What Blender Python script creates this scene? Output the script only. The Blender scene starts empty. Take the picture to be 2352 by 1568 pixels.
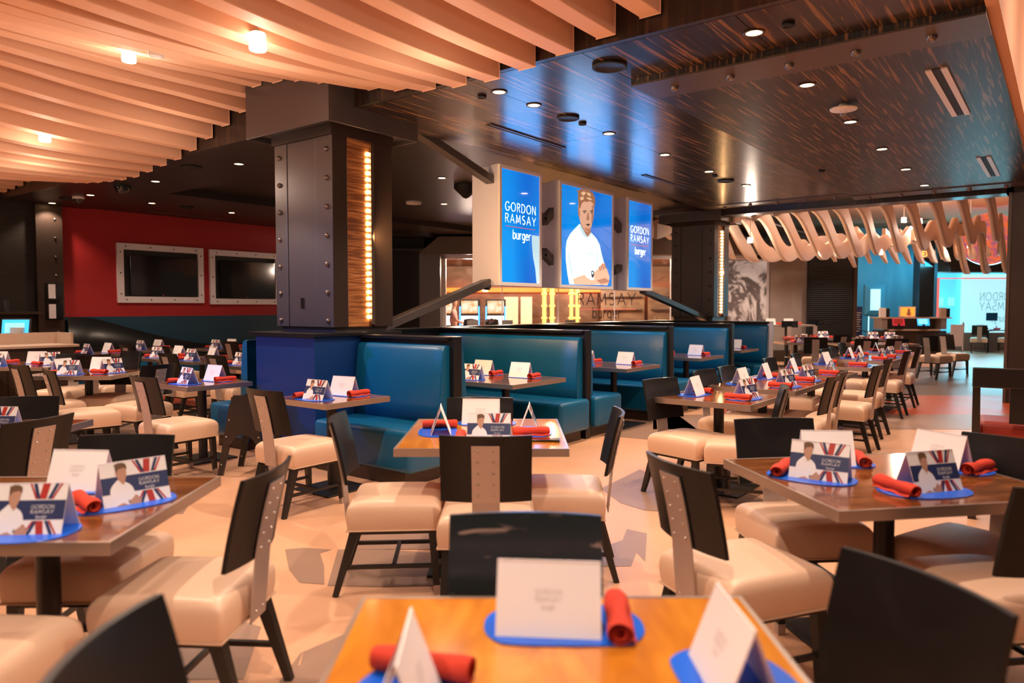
import bpy, math, random
from mathutils import Vector, Matrix
random.seed(4)
R = math.radians
SC = bpy.context.scene; COL = SC.collection
# ------------------------------------------------------------------ camera, world, exposure
YAW = R(37.3); PITCH = math.atan(79/1671.0); EYE = 1.5; FPX = 1671.0
cd = bpy.data.cameras.new('camera'); cam = bpy.data.objects.new('camera', cd); COL.objects.link(cam)
cd.sensor_width = 36; cd.lens = 36*FPX/2352; cd.clip_start = .05; cd.clip_end = 100
cam.location = (0, 0, EYE); cam.rotation_euler = (math.pi/2-PITCH, 0, YAW)
cd.dof.use_dof = True; cd.dof.focus_distance = 6.6; cd.dof.aperture_fstop = 1.8
SC.camera = cam
SC.view_settings.view_transform = 'Standard'; SC.view_settings.look = 'None'
SC.view_settings.gamma = 1; SC.view_settings.use_curve_mapping = False
SC.view_settings.exposure = 0.22
W = bpy.data.worlds.new('world'); SC.world = W; W.use_nodes = True
W.node_tree.nodes['Background'].inputs[0].default_value = (1, .76, .62, 1)
W.node_tree.nodes['Background'].inputs[1].default_value = .10
WARM = (1, .72, .53); WARM2 = (1, .79, .63)
SPOT_W = 110; NEAR_W = 130

cY, sY = math.cos(YAW), math.sin(YAW)
def vp(X, Z):                      # view-aligned floor coordinates (right, ahead) -> room x,y
    return (X*cY - Z*sY, X*sY + Z*cY)
def at(px, py, z):                 # survey: photo point at a known height -> room x,y
    u = (px-1176)/FPX; v = (py-784)/FPX
    f = math.cos(PITCH) - v*math.sin(PITCH); d = -math.sin(PITCH) - v*math.cos(PITCH)
    t = (z-EYE)/d
    return vp(u*t, f*t)
ORD = ['first','second','third','fourth','fifth','sixth','seventh','eighth','ninth','tenth','eleventh','twelfth','thirteenth','fourteenth','fifteenth','sixteenth','seventeenth','eighteenth','nineteenth','twentieth']
for t_ in ('twenty','thirty','forty'):
    ORD += [t_+'-'+o for o in ORD[:9]] + [{'twenty':'thirtieth','thirty':'fortieth','forty':'fiftieth'}[t_]]

# ------------------------------------------------------------------ materials
def mat(name, col=(.5,.5,.5), rough=.5, metal=0, emit=0, ecol=None, coat=0, bump=None, spec=None):
    m = bpy.data.materials.new(name); m.use_nodes = True
    b = m.node_tree.nodes['Principled BSDF']
    b.inputs['Base Color'].default_value = (*col, 1); b.inputs['Roughness'].default_value = rough
    b.inputs['Metallic'].default_value = metal; b.inputs['Coat Weight'].default_value = coat
    b.inputs['Coat Roughness'].default_value = .12
    if spec is not None: b.inputs['Specular IOR Level'].default_value = spec
    if emit:
        b.inputs['Emission Color'].default_value = (*(ecol or col), 1); b.inputs['Emission Strength'].default_value = emit
    if bump:
        N = m.node_tree.nodes; L = m.node_tree.links
        t = N.new('ShaderNodeTexCoord'); n = N.new('ShaderNodeTexNoise'); n.inputs['Scale'].default_value = bump[0]; n.inputs['Detail'].default_value = 4
        L.new(t.outputs['Object'], n.inputs['Vector'])
        q = N.new('ShaderNodeBump'); q.inputs['Strength'].default_value = bump[1]; q.inputs['Distance'].default_value = bump[2] if len(bump) > 2 else .01
        L.new(n.outputs[0], q.inputs['Height']); L.new(q.outputs[0], b.inputs['Normal'])
    return m
def grain(name, stops, scale, rough=.3, coat=0, detail=6, dist=1.2, metal=0, ob='Object', rvar=0):
    m = mat(name, rough=rough, coat=coat, metal=metal); N = m.node_tree.nodes; L = m.node_tree.links
    b = N['Principled BSDF']
    t = N.new('ShaderNodeTexCoord'); mp = N.new('ShaderNodeMapping'); mp.inputs['Scale'].default_value = scale
    n = N.new('ShaderNodeTexNoise'); n.inputs['Scale'].default_value = 1; n.inputs['Detail'].default_value = detail; n.inputs['Distortion'].default_value = dist
    r = N.new('ShaderNodeValToRGB'); e = r.color_ramp.elements
    while len(e) < len(stops): e.new(.5)
    for q, (p, c) in zip(e, stops): q.position = p; q.color = (*c, 1)
    L.new(t.outputs[ob], mp.inputs[0]); L.new(mp.outputs[0], n.inputs['Vector']); L.new(n.outputs[0], r.inputs[0]); L.new(r.outputs[0], b.inputs['Base Color'])
    if rvar:
        mr = N.new('ShaderNodeMapRange'); mr.inputs[3].default_value = rough-rvar; mr.inputs[4].default_value = rough+rvar
        L.new(n.outputs[0], mr.inputs[0]); L.new(mr.outputs[0], b.inputs['Roughness'])
    return m
def glassy(name, tint=(1,1,1), r=.02, f0=.08):
    m = bpy.data.materials.new(name); m.use_nodes = True; N = m.node_tree.nodes; L = m.node_tree.links; N.clear()
    o = N.new('ShaderNodeOutputMaterial'); a = N.new('ShaderNodeBsdfTransparent'); g = N.new('ShaderNodeBsdfGlossy'); x = N.new('ShaderNodeMixShader'); f = N.new('ShaderNodeLayerWeight'); q = N.new('ShaderNodeMath'); q.operation='POWER'; q.inputs[1].default_value=4; q2 = N.new('ShaderNodeMath'); q2.operation='ADD'; q2.inputs[1].default_value=f0; q2.use_clamp=True
    a.inputs[0].default_value = (*tint, 1); g.inputs['Roughness'].default_value = r; f.inputs[0].default_value = .5
    L.new(f.outputs['Facing'], q.inputs[0]); L.new(q.outputs[0], q2.inputs[0]); L.new(q2.outputs[0], x.inputs[0]); L.new(a.outputs[0], x.inputs[1]); L.new(g.outputs[0], x.inputs[2]); L.new(x.outputs[0], o.inputs[0]); return m
def screen(name, c1, c2, scale, strength, angle=.6):
    m = bpy.data.materials.new(name); m.use_nodes = True; N = m.node_tree.nodes; L = m.node_tree.links
    b = N['Principled BSDF']; b.inputs['Base Color'].default_value = (.01,.02,.05,1); b.inputs['Roughness'].default_value = .08
    t = N.new('ShaderNodeTexCoord'); mp = N.new('ShaderNodeMapping'); mp.inputs['Rotation'].default_value = (angle, 0, 0); mp.inputs['Scale'].default_value = scale
    n = N.new('ShaderNodeTexNoise'); n.inputs['Scale'].default_value = 1; n.inputs['Detail'].default_value = 1
    r = N.new('ShaderNodeValToRGB'); r.color_ramp.elements[0].color = (*c1,1); r.color_ramp.elements[1].color = (*c2,1)
    r.color_ramp.elements[0].position = .35; r.color_ramp.elements[1].position = .68
    L.new(t.outputs['Object'], mp.inputs[0]); L.new(mp.outputs[0], n.inputs['Vector']); L.new(n.outputs[0], r.inputs[0]); L.new(r.outputs[0], b.inputs['Emission Color']); b.inputs['Emission Strength'].default_value = strength
    return m
M = {}
M['leather'] = mat('cream_leather', (.77,.53,.37), .40, bump=(9,.25,.01))
M['piping'] = mat('cream_piping', (.62,.42,.28), .5)
M['black_wood'] = grain('black_stained_wood', [(0,(.006,.006,.006)),(.6,(.010,.009,.009)),(1,(.02,.017,.015))], (3,30,3), .36, .04, rvar=.05)
M['black_wood'].node_tree.nodes['Principled BSDF'].inputs['Specular IOR Level'].default_value=.3
M['leg'] = mat('black_leg', (.012,.010,.009), .4)
M['steel'] = mat('brushed_steel_strap', (.50,.43,.40), .42, .6)
M['rivet'] = mat('polished_rivet', (.6,.52,.46), .3, .9)
M['edge'] = mat('steel_table_edge', (.55,.46,.40), .33, .9)
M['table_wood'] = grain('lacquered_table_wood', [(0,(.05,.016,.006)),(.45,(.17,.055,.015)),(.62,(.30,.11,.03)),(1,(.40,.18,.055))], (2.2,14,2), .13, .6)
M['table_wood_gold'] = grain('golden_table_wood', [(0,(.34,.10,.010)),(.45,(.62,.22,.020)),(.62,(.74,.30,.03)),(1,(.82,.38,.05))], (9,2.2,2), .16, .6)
M['mat'] = mat('blue_placemat', (.003,.13,.80), .3)
M['napkin'] = mat('red_napkin_cloth', (.62,.045,.018), .85, bump=(180,.5,.002))
M['card'] = mat('white_card', (.95,.93,.92), .5)
M['navy'] = mat('navy_print', (.02,.035,.12), .45)
M['pred'] = mat('red_print', (.5,.03,.02), .5)
M['skin'] = mat('printed_skin', (.55,.30,.20), .6)
M['hair'] = mat('printed_hair', (.16,.08,.035), .6)
M['faint'] = mat('faint_grey_ink', (.62,.56,.54), .6)
M['teal'] = mat('teal_leather', (.0018,.105,.235), .33, bump=(7,.2,.01))
M['black_panel'] = mat('black_laminate', (.008,.008,.009), .3)
M['block_blue_cast'] = mat('black_laminate_blue_cast', (.002,.034,.16), .42)  # blue reflection on the black panel is put into its base colour
M['brown_panel'] = grain('dark_brown_kick', [(0,(.02,.01,.006)),(1,(.05,.028,.016))], (2,2,20), .4)
M['slat'] = mat('cream_painted_slat', (.84,.49,.31), .6)
M['ribbon'] = mat('cream_ribbon_paint', (.86,.66,.52), .55)
M['plaster'] = mat('peach_plaster', (.72,.39,.24), .8)
M['zebra'] = grain('dark_zebra_wood', [(0,(.012,.008,.007)),(.46,(.022,.014,.011)),(.56,(.06,.032,.016)),(.64,(.26,.12,.045)),(1,(.10,.05,.02))], (30,1.1,3), .25, .1, detail=3, dist=.25)
M['zebra_r'] = grain('brown_zebra_wood', [(0,(.009,.007,.006)),(.48,(.017,.012,.010)),(.56,(.045,.026,.015)),(.63,(.26,.125,.05)),(1,(.10,.05,.022))], (38,1.5,3), .38, 0, detail=4, dist=.4)
M['zebra_v'] = grain('dark_zebra_wood_upright', [(0,(.010,.007,.006)),(.5,(.02,.013,.010)),(.65,(.05,.028,.015)),(1,(.12,.06,.025))], (26,26,1.4), .35, .1, detail=3, dist=.6)
M['zebra_h'] = grain('wood_wall_horizontal', [(0,(.010,.008,.007)),(.55,(.018,.014,.011)),(1,(.07,.04,.025))], (2,2,30), .4)
M['bronze'] = mat('grey_bronze_panel', (.13,.115,.115), .36, .6)
M['bronze_dk'] = mat('dark_bronze_panel', (.055,.036,.028), .42, .45)
M['ceil_dark'] = mat('dark_ceiling_paint', (.020,.014,.012), .38)
M['band'] = mat('brown_steel_band', (.13,.09,.07), .4, .5)
M['bolt'] = mat('dark_steel_bolt', (.22,.18,.16), .3, .9)
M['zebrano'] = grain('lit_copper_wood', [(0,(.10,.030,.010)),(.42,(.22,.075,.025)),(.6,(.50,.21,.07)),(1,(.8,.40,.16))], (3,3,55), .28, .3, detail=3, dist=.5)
M['led'] = mat('warm_led', (1,.8,.55), .5, emit=26, ecol=(1,.60,.26))
M['lamp'] = mat('downlight_glow', (1,.8,.55), .5, emit=16, ecol=(1,.62,.30))
M['cup'] = mat('frosted_lamp_glass', (1,.9,.8), .5, emit=14, ecol=(1,.78,.56))
M['white_metal'] = mat('brushed_aluminium', (.80,.76,.80), .38, .25)
M['sign_side'] = mat('aluminium_blue_cast', (.80,.78,.92), .45, .1)  # lavender cast of the blue sign glow is put into the metal colour
M['sign_frame'] = mat('white_sign_frame', (.95,.93,.95), .5)
M['red_wall'] = mat('red_painted_wall', (.34,.008,.010), .7)
M['teal_wall'] = mat('deep_teal_wall', (.002,.045,.085), .55)
M['tv'] = mat('black_glass_screen', (.006,.006,.007), .07, coat=.5)
M['black'] = mat('matte_black', (.008,.008,.008), .6)
M['concrete'] = grain('grey_concrete', [(0,(.17,.13,.115)),(.5,(.26,.21,.19)),(1,(.36,.30,.27))], (1.2,1.2,1.6), .7, detail=8)
M['blue_wall'] = grain('concrete_blue_light_tint', [(0,(.03,.16,.26)),(.5,(.06,.26,.38)),(1,(.14,.40,.50))], (1.5,1.5,.25), .6); M['grey_vinyl'] = mat('grey_vinyl', (.05,.16,.20), .5)  # far wall: blue light on the concrete is put into its colour
M['white_plastic'] = mat('white_plastic', (.8,.72,.66), .4)
M['txt'] = mat('white_lit_text', (1,1,1), .5, emit=2.6, ecol=(.85,.97,1))
M['redline'] = mat('red_lit_line', (.8,.1,.05), .5, emit=.9, ecol=(.7,.12,.10))
M['s_blue'] = screen('blue_lit_poster', (.0,.13,.66), (.0,.34,.95), (.1,1.0,.5), 1.05)
M['s_shirt'] = mat('lit_white_shirt', (.8,.95,1), .4, emit=1.15, ecol=(.72,.96,1.0))
M['s_shirt2'] = mat('lit_shirt_fold', (.6,.8,.9), .4, emit=.8, ecol=(.55,.82,.92))
M['s_skin'] = mat('lit_skin', (.8,.5,.35), .4, emit=.8, ecol=(.85,.50,.34))
M['s_skin2'] = mat('lit_skin_shade', (.6,.3,.2), .4, emit=.6, ecol=(.55,.27,.17))
M['s_hair'] = mat('lit_hair', (.5,.25,.1), .4, emit=.6, ecol=(.42,.20,.10))
M['s_hair2'] = mat('lit_hair_highlight', (.8,.5,.3), .4, emit=.8, ecol=(.85,.55,.32))
M['s_dark'] = mat('lit_dark_detail', (.1,.08,.08), .4, emit=.15, ecol=(.2,.15,.15))
M['glass'] = glassy('clear_glass')
M['darktxt'] = mat('black_vinyl_lettering', (.02,.015,.015), .5)
M['gold'] = mat('gold_glow_column', (.8,.5,.15), .3, emit=.9, ecol=(1,.55,.15))
M['neon'] = mat('blue_neon', (.05,.2,1), .4, emit=7, ecol=(.03,.20,1))
M['slot'] = screen('slot_machine_picture', (1,.35,.08), (1,.85,.6), (6,6,6), 1.2)
M['slotw'] = mat('slot_machine_screen', (1,1,1), .4, emit=1.6, ecol=(1,.85,.75))
M['cyan_win'] = mat('daylit_cyan_window', (.2,.8,1), .4, emit=.95, ecol=(.07,.58,.85))
M['pale_win'] = mat('pale_daylit_window', (.6,.9,1), .4, emit=.9, ecol=(.42,.88,.98))
M['pos'] = mat('blue_monitor_screen', (.05,.4,.8), .3, emit=1.1, ecol=(.03,.42,.80))
M['pos_w'] = mat('pale_monitor_panel', (.3,.8,1), .3, emit=1.0, ecol=(.15,.70,.92))
M['redscreen'] = mat('red_monitor_screen', (.5,.03,.05), .3, emit=.5, ecol=(.5,.02,.04))
M['exit'] = mat('exit_letters', (1,.3,.05), .3, emit=4, ecol=(1,.22,.03))
M['red_leather'] = mat('red_leather', (.30,.028,.016), .4)
M['dark_wood'] = mat('espresso_wood', (.014,.010,.009), .32, coat=.3)
M['counter'] = mat('beige_counter_top', (.55,.40,.30), .4)
M['paper'] = mat('paper_napkin', (.75,.62,.54), .8)
M['chrome'] = mat('chrome', (.7,.68,.66), .15, 1)
M['orange_glow'] = mat('orange_cove_glow', (1,.2,.02), .4, emit=2.2, ecol=(1,.16,.02))
M['globe'] = screen('mosaic_globe', (1,.16,.02), (.45,.10,.16), (7,7,7), .75)
M['bronze_warm'] = grain('warm_bronze_wall', [(0,(.10,.05,.03)),(.5,(.26,.15,.09)),(1,(.5,.34,.22))], (1.5,1.5,3), .4)
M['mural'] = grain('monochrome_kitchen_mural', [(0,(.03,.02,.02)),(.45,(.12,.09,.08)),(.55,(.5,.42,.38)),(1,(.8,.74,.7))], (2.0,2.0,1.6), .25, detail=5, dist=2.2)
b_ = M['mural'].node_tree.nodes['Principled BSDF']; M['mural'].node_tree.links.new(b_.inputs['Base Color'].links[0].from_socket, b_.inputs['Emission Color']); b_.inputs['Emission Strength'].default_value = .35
M['pink_shirt'] = mat('pink_shirt', (.75,.45,.42), .8)
M['real_skin'] = mat('skin', (.50,.27,.18), .6)
M['jeans'] = mat('dark_trousers', (.05,.06,.10), .8)
M['amber'] = mat('lit_amber_panel', (.9,.6,.4), .4, emit=.8, ecol=(.95,.58,.36))
# scratched glossy black for the nearest chair
m = M['scratch'] = mat('scratched_black_backrest', (.012,.016,.018),   .27, coat=.2)
N = m.node_tree.nodes; L = m.node_tree.links
t = N.new('ShaderNodeTexCoord'); mp = N.new('ShaderNodeMapping'); mp.inputs['Scale'].default_value = (7,10,46); mp.inputs['Rotation'].default_value = (0,R(14),0)
n = N.new('ShaderNodeTexNoise'); n.inputs['Scale'].default_value = 1.0; n.inputs['Detail'].default_value = 3; n.inputs['Distortion'].default_value = .5
r = N.new('ShaderNodeValToRGB'); r.color_ramp.elements[0].position = .64; r.color_ramp.elements[0].color = (.012,.018,.020,1); r.color_ramp.elements[1].position = .72; r.color_ramp.elements[1].color = (.28,.20,.17,1)
L.new(t.outputs['Object'], mp.inputs[0]); L.new(mp.outputs[0], n.inputs['Vector']); L.new(n.outputs[0], r.inputs[0]); L.new(r.outputs[0], N['Principled BSDF'].inputs['Base Color'])
# floor: polished concrete in several tints
def floor_mat(name, c, rough=.36):
    m = grain(name, [(.2,tuple(v*.86 for v in c)),(.5,c),(.85,tuple(min(1,v*1.08) for v in c))], (.9,.9,.9), rough, 0, detail=8, dist=.8, rvar=.08)
    return m
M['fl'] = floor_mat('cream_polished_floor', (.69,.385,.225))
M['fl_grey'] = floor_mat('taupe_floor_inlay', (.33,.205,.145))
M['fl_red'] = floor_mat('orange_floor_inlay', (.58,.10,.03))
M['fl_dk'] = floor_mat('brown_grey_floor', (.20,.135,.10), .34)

# ------------------------------------------------------------------ mesh builder
class MB:
    def __init__(s): s.v=[]; s.f=[]; s.m=[]; s.sm=[]
    def face(s, pts, mi=0, smooth=False):
        b=len(s.v); s.v += [tuple(p) for p in pts]; s.f.append(tuple(range(b,b+len(pts)))); s.m.append(mi); s.sm.append(smooth)
    def add(s, V, Fs, mi=0, smooth=False):
        b=len(s.v); s.v += [tuple(p) for p in V]
        for f in Fs: s.f.append(tuple(b+i for i in f)); s.m.append(mi); s.sm.append(smooth)
    def box(s, x0,x1,y0,y1,z0,z1, mi=0, T=None):
        V=[(x0,y0,z0),(x1,y0,z0),(x1,y1,z0),(x0,y1,z0),(x0,y0,z1),(x1,y0,z1),(x1,y1,z1),(x0,y1,z1)]
        if T: V=[tuple(T@Vector(p)) for p in V]
        s.add(V,[(3,2,1,0),(4,5,6,7),(0,1,5,4),(1,2,6,5),(2,3,7,6),(3,0,4,7)],mi); return s
    def bar(s, a, b, w0, w1=None, mi=0, d0=None, d1=None):   # tapered square bar from a to b
        w1 = w1 if w1 is not None else w0; d0 = d0 or w0; d1 = d1 or w1
        a=Vector(a); b=Vector(b); d=(b-a).normalized()
        u = Vector((0,1,0)) if abs(d.y)<.9 else Vector((1,0,0))
        x = d.cross(u).normalized(); y = x.cross(d).normalized()
        V=[]
        for p,w,dd in ((a,w0,d0),(b,w1,d1)):
            for sx,sy in ((-1,-1),(1,-1),(1,1),(-1,1)): V.append(p+x*sx*w/2+y*sy*dd/2)
        s.add(V,[(3,2,1,0),(4,5,6,7),(0,1,5,4),(1,2,6,5),(2,3,7,6),(3,0,4,7)],mi); return s
    def cyl(s, a, b, r0, r1=None, n=16, mi=0, cap=True):
        r1 = r0 if r1 is None else r1
        a=Vector(a); b=Vector(b); d=(b-a).normalized(); u=Vector((0,0,1)) if abs(d.z)<.9 else Vector((1,0,0))
        x=d.cross(u).normalized(); y=x.cross(d)
        V=[]
        for p,r_ in ((a,r0),(b,r1)):
            for i in range(n):
                t=2*math.pi*i/n; V.append(p+x*math.cos(t)*r_+y*math.sin(t)*r_)
        s.add(V,[(i,(i+1)%n,n+(i+1)%n,n+i) for i in range(n)],mi,True)
        if cap: s.add(V[:n],[tuple(reversed(range(n)))],mi); s.add(V[n:],[tuple(range(n))],mi)
        return s
    def lathe(s, prof, n=24, mi=0, c=(0,0,0), axis='z'):
        V=[];F=[]
        for r_,h in prof:
            for i in range(n):
                t=2*math.pi*i/n; p=(r_*math.cos(t), r_*math.sin(t), h)
                if axis=='x': p=(h,p[0],p[1])
                if axis=='y': p=(p[0],h,p[1])
                V.append((c[0]+p[0],c[1]+p[1],c[2]+p[2]))
        for k in range(len(prof)-1):
            for i in range(n): F.append((k*n+i,k*n+(i+1)%n,(k+1)*n+(i+1)%n,(k+1)*n+i))
        s.add(V,F,mi,True); return s
    def grid(s, fn, nu, nv, mi=0, smooth=True):
        V=[fn(i/nu,j/nv) for j in range(nv+1) for i in range(nu+1)]
        s.add(V,[(j*(nu+1)+i,j*(nu+1)+i+1,(j+1)*(nu+1)+i+1,(j+1)*(nu+1)+i) for j in range(nv) for i in range(nu)],mi,smooth); return s
    def prism(s, poly, z0, z1, mi=0):
        n=len(poly); V=[(x,y,z0) for x,y in poly]+[(x,y,z1) for x,y in poly]
        s.add(V,[tuple(reversed(range(n))),tuple(range(n,2*n))]+[(i,(i+1)%n,n+(i+1)%n,n+i) for i in range(n)],mi); return s
    def mesh(s, name, mats):
        me=bpy.data.meshes.new(name); me.from_pydata(s.v,[],s.f)
        for k in (mats if isinstance(mats,(list,tuple)) else [mats]): me.materials.append(M[k])
        me.polygons.foreach_set('material_index',s.m); me.polygons.foreach_set('use_smooth',s.sm); me.update(); return me
    def build(s, name, mats, parent=None, bevel=0, seg=2, loc=None, rz=0, weld=False):
        o=bpy.data.objects.new(name,s.mesh(name,mats)); COL.objects.link(o)
        if parent: o.parent=parent
        if loc: o.location=loc
        if rz: o.rotation_euler.z=rz
        if weld: w=o.modifiers.new('w','WELD'); w.merge_threshold=.0002
        if bevel: b=o.modifiers.new('b','BEVEL'); b.width=bevel; b.segments=seg; b.limit_method='ANGLE'; b.angle_limit=R(35)
        return o
def tag(o,label=None,cat=None,group=None,kind=None):
    for k,v in (('label',label),('category',cat),('group',group),('kind',kind)):
        if v: o[k]=v
    return o
def empty(name, loc=(0,0,0), rz=0):
    o=bpy.data.objects.new(name,None); COL.objects.link(o); o.location=loc; o.rotation_euler.z=rz; o.empty_display_size=.1; return o
KIDS={}
def kids(o): return [c for c in COL.objects if c.parent==o]
def copy_tree(src, parent=None, k=None):
    key=src.name
    if key not in KIDS: KIDS[key]=[c for c in COL.objects if c.parent==src]
    c=src.copy(); COL.objects.link(c)
    if parent: c.parent=parent
    for ch in KIDS[key]: copy_tree(ch,c)
    return c
def struct(o,label=None,cat=None):
    tag(o,label,cat,kind='structure'); return o

# ------------------------------------------------------------------ thin-stroke lettering
def arc(cx,cy,rx,ry,a0,a1,n=14):
    return [(cx+rx*math.cos(R(a0+(a1-a0)*i/n)), cy+ry*math.sin(R(a0+(a1-a0)*i/n))) for i in range(n+1)]
GL={
'G':(.86,[arc(.45,.5,.42,.5,45,360,20)+[(.87,.42),(.52,.42)]]),'O':(.92,[arc(.46,.5,.44,.5,0,360,24)]),
'R':(.62,[[(.05,0),(.05,1),(.3,1)]+arc(.3,.76,.26,.24,90,-90,10)+[(.05,.52)],[(.3,.52),(.6,0)]]),
'D':(.76,[[(.05,0),(.05,1),(.28,1)]+arc(.28,.5,.44,.5,90,-90,16)+[(.05,0)]]),
'N':(.76,[[(.05,0),(.05,1),(.7,0),(.7,1)]]),'A':(.8,[[(0,0),(.4,1),(.8,0)],[(.14,.33),(.66,.33)]]),
'M':(.9,[[(.04,0),(.12,1),(.45,.25),(.78,1),(.86,0)]]),
'S':(.6,[arc(.3,.76,.24,.24,50,270,12)+arc(.3,.26,.26,.26,90,-140,12)]),
'Y':(.74,[[(0,1),(.37,.45),(.74,1)],[(.37,.45),(.37,0)]]),
'E':(.55,[[(.52,1),(.05,1),(.05,0),(.52,0)],[(.05,.52),(.46,.52)]]),'X':(.65,[[(.02,0),(.62,1)],[(.02,1),(.62,0)]]),
'I':(.12,[[(.06,0),(.06,1)]]),'T':(.62,[[(.31,0),(.31,1)],[(0,1),(.62,1)]]),'F':(.5,[[(.05,0),(.05,1),(.48,1)],[(.05,.52),(.42,.52)]]),
'b':(.55,[[(.05,1),(.05,0)],arc(.28,.33,.23,.33,180,-180,18)]),'u':(.5,[[(.05,.66),(.05,.2)]+arc(.25,.2,.2,.2,180,360,8)+[(.45,.66)],[(.45,.66),(.45,0)]]),
'r':(.34,[[(.05,0),(.05,.66)],arc(.27,.44,.22,.2,180,75,8)]),'g':(.55,[arc(.28,.33,.23,.33,0,360,18),[(.51,.66),(.51,-.1)]+arc(.28,-.1,.23,.22,0,-140,8)]),
'e':(.52,[[(.05,.35),(.49,.35)]+arc(.27,.33,.22,.33,5,320,16)]),' ':(.4,[]),
}
def text_polys(s, h, stroke, gap=.22):
    x=0; quads=[]
    for ch in s:
        w,ls=GL[ch]
        for l in ls:
            for (x0,y0),(x1,y1) in zip(l,l[1:]):
                dx,dy=x1-x0,y1-y0; q=math.hypot(dx,dy)
                if q<1e-6: continue
                nx,ny=-dy/q*stroke/2,dx/q*stroke/2; ex,ey=dx/q*stroke*.3,dy/q*stroke*.3
                quads.append([((x+x0-ex+nx)*h,(y0-ey+ny)*h),((x+x0-ex-nx)*h,(y0-ey-ny)*h),((x+x1+ex-nx)*h,(y1+ey-ny)*h),((x+x1+ex+nx)*h,(y1+ey+ny)*h)])
        x+=w+gap
    W_=(x-gap)*h
    return [[(px-W_/2,py) for px,py in q] for q in quads], W_
def put_text(mb, s, h, place, stroke=.08, gap=.22, mi=0, width=None, mirror=False, cx=0, cy=0):
    q,w=text_polys(s,h,stroke,gap); k=(width/w) if width else 1
    for p in q:
        mb.face([place((-1 if mirror else 1)*a*k+cx, b+cy) for a,b in p], mi)

# ================================================================== STRUCTURE
f=MB()
f.face([(-26,-6,0),(14,-6,0),(14,32,0),(-26,32,0)])
def inlay(pts, mi, z=.002):
    f.face([(*at(px,py,0),z) for px,py in pts],mi)
# far brown-grey aisle, orange band, taupe band across the right aisle
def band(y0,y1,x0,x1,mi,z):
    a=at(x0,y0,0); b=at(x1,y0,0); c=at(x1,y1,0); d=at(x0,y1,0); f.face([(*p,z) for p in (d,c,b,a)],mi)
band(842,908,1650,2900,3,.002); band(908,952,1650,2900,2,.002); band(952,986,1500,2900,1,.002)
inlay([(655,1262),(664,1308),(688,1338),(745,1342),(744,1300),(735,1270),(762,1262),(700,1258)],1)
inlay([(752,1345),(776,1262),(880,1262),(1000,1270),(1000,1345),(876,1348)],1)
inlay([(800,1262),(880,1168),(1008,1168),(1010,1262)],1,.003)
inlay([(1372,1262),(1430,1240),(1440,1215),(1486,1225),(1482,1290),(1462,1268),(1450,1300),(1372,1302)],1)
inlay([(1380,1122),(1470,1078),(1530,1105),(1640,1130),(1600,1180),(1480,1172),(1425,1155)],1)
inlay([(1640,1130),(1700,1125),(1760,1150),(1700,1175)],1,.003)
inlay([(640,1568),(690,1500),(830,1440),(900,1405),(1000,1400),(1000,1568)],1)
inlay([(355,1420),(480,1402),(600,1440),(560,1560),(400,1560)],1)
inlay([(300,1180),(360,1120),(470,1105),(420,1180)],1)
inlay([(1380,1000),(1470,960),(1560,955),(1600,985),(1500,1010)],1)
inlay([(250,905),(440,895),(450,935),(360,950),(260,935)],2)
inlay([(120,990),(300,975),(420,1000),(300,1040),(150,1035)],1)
inlay([(690,1528),(697,1494),(684,1532)],0,.004)
struct(f.build('floor',['fl','fl_grey','fl_red','fl_dk']))

CZ=3.37
def ceil_box(name,x0,x1,y0,y1,z0,z1,mt,label=None,bevel=0):
    return struct(MB().box(x0,x1,y0,y1,z0,z1).build(name,mt,bevel=bevel))
# main dark-wood ceiling, 1.2 m panels with hairline joints
c=MB()
xs=[-5.55,-4.0,-2.9,-1.75,-.45]; ys=[4.65,7.0,9.35,11.7,14.05]
for i in range(4):
    for j in range(4):
        c.box(xs[i]+.003,xs[i+1]-.003,ys[j]+.003,ys[j+1]-.003,CZ,CZ+.05)
struct(c.build('ceiling','zebra'))
ceil_box('ceiling_upper',-26,3,-6,32,4.35,4.45,'plaster')
# lowered panel on the right with two riveted bands
ceil_box('ceiling_lowered_panel',-2.9,-.45,5.42,13.4,CZ-.045,CZ-.001,'zebra_r')
b=MB().box(-2.9,-.45,5.42,5.88,CZ-.06,CZ-.046).box(-2.9,-.45,12.98,13.4,CZ-.06,CZ-.046)
struct(b.build('trim_1','band'))
# tall soffit face behind the slats, cut by the riveted column
ceil_box('trim_2',-5.55,3,4.6,4.66,CZ,4.35,'zebra_v')
MB().box(-6.72,-6.48,4.3,6.9,0,1.2).build('panel','black_panel') if False else None
ceil_box('trim_3',-26,-6.6,4.6,4.66,3.31,4.35,'zebra_v')
ceil_box('trim_4',-5.62,-5.55,4.66,14.0,CZ,4.35,'zebra_v')
ceil_box('trim_5',-.45,-.38,4.66,14.0,CZ-.02,4.35,'plaster')
SIDE=((.55,8.5,3.6),(.5,4.6,3.6),(.5,6.4,3.6),(.6,11.5,3.6))
# ceilings left of the column
ceil_box('ceiling_left',-26,-6.75,4.66,6.0,3.31,3.36,'ceil_dark')
ceil_box('ceiling_left_recess',-26,-5.62,6.0,30,3.46,3.5,'ceil_dark')
ceil_box('trim_6',-26,-6.75,5.96,6.0,3.36,3.5,'ceil_dark')
ceil_box('ceiling_over_banquette',-14.6,-11.6,6.0,30,3.33,3.459,'ceil_dark')
ceil_box('trim_7',-6.75,-5.62,4.66,6.0,3.45,3.5,'ceil_dark')
# header across to the far dining room
ceil_box('trim_8',-5.5,-.7,13.75,14.15,3.27,CZ+.3,'zebra_v')
ceil_box('trim_9',-.8,4,13.75,14.15,3.27,4.35,'bronze_dk')
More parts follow.
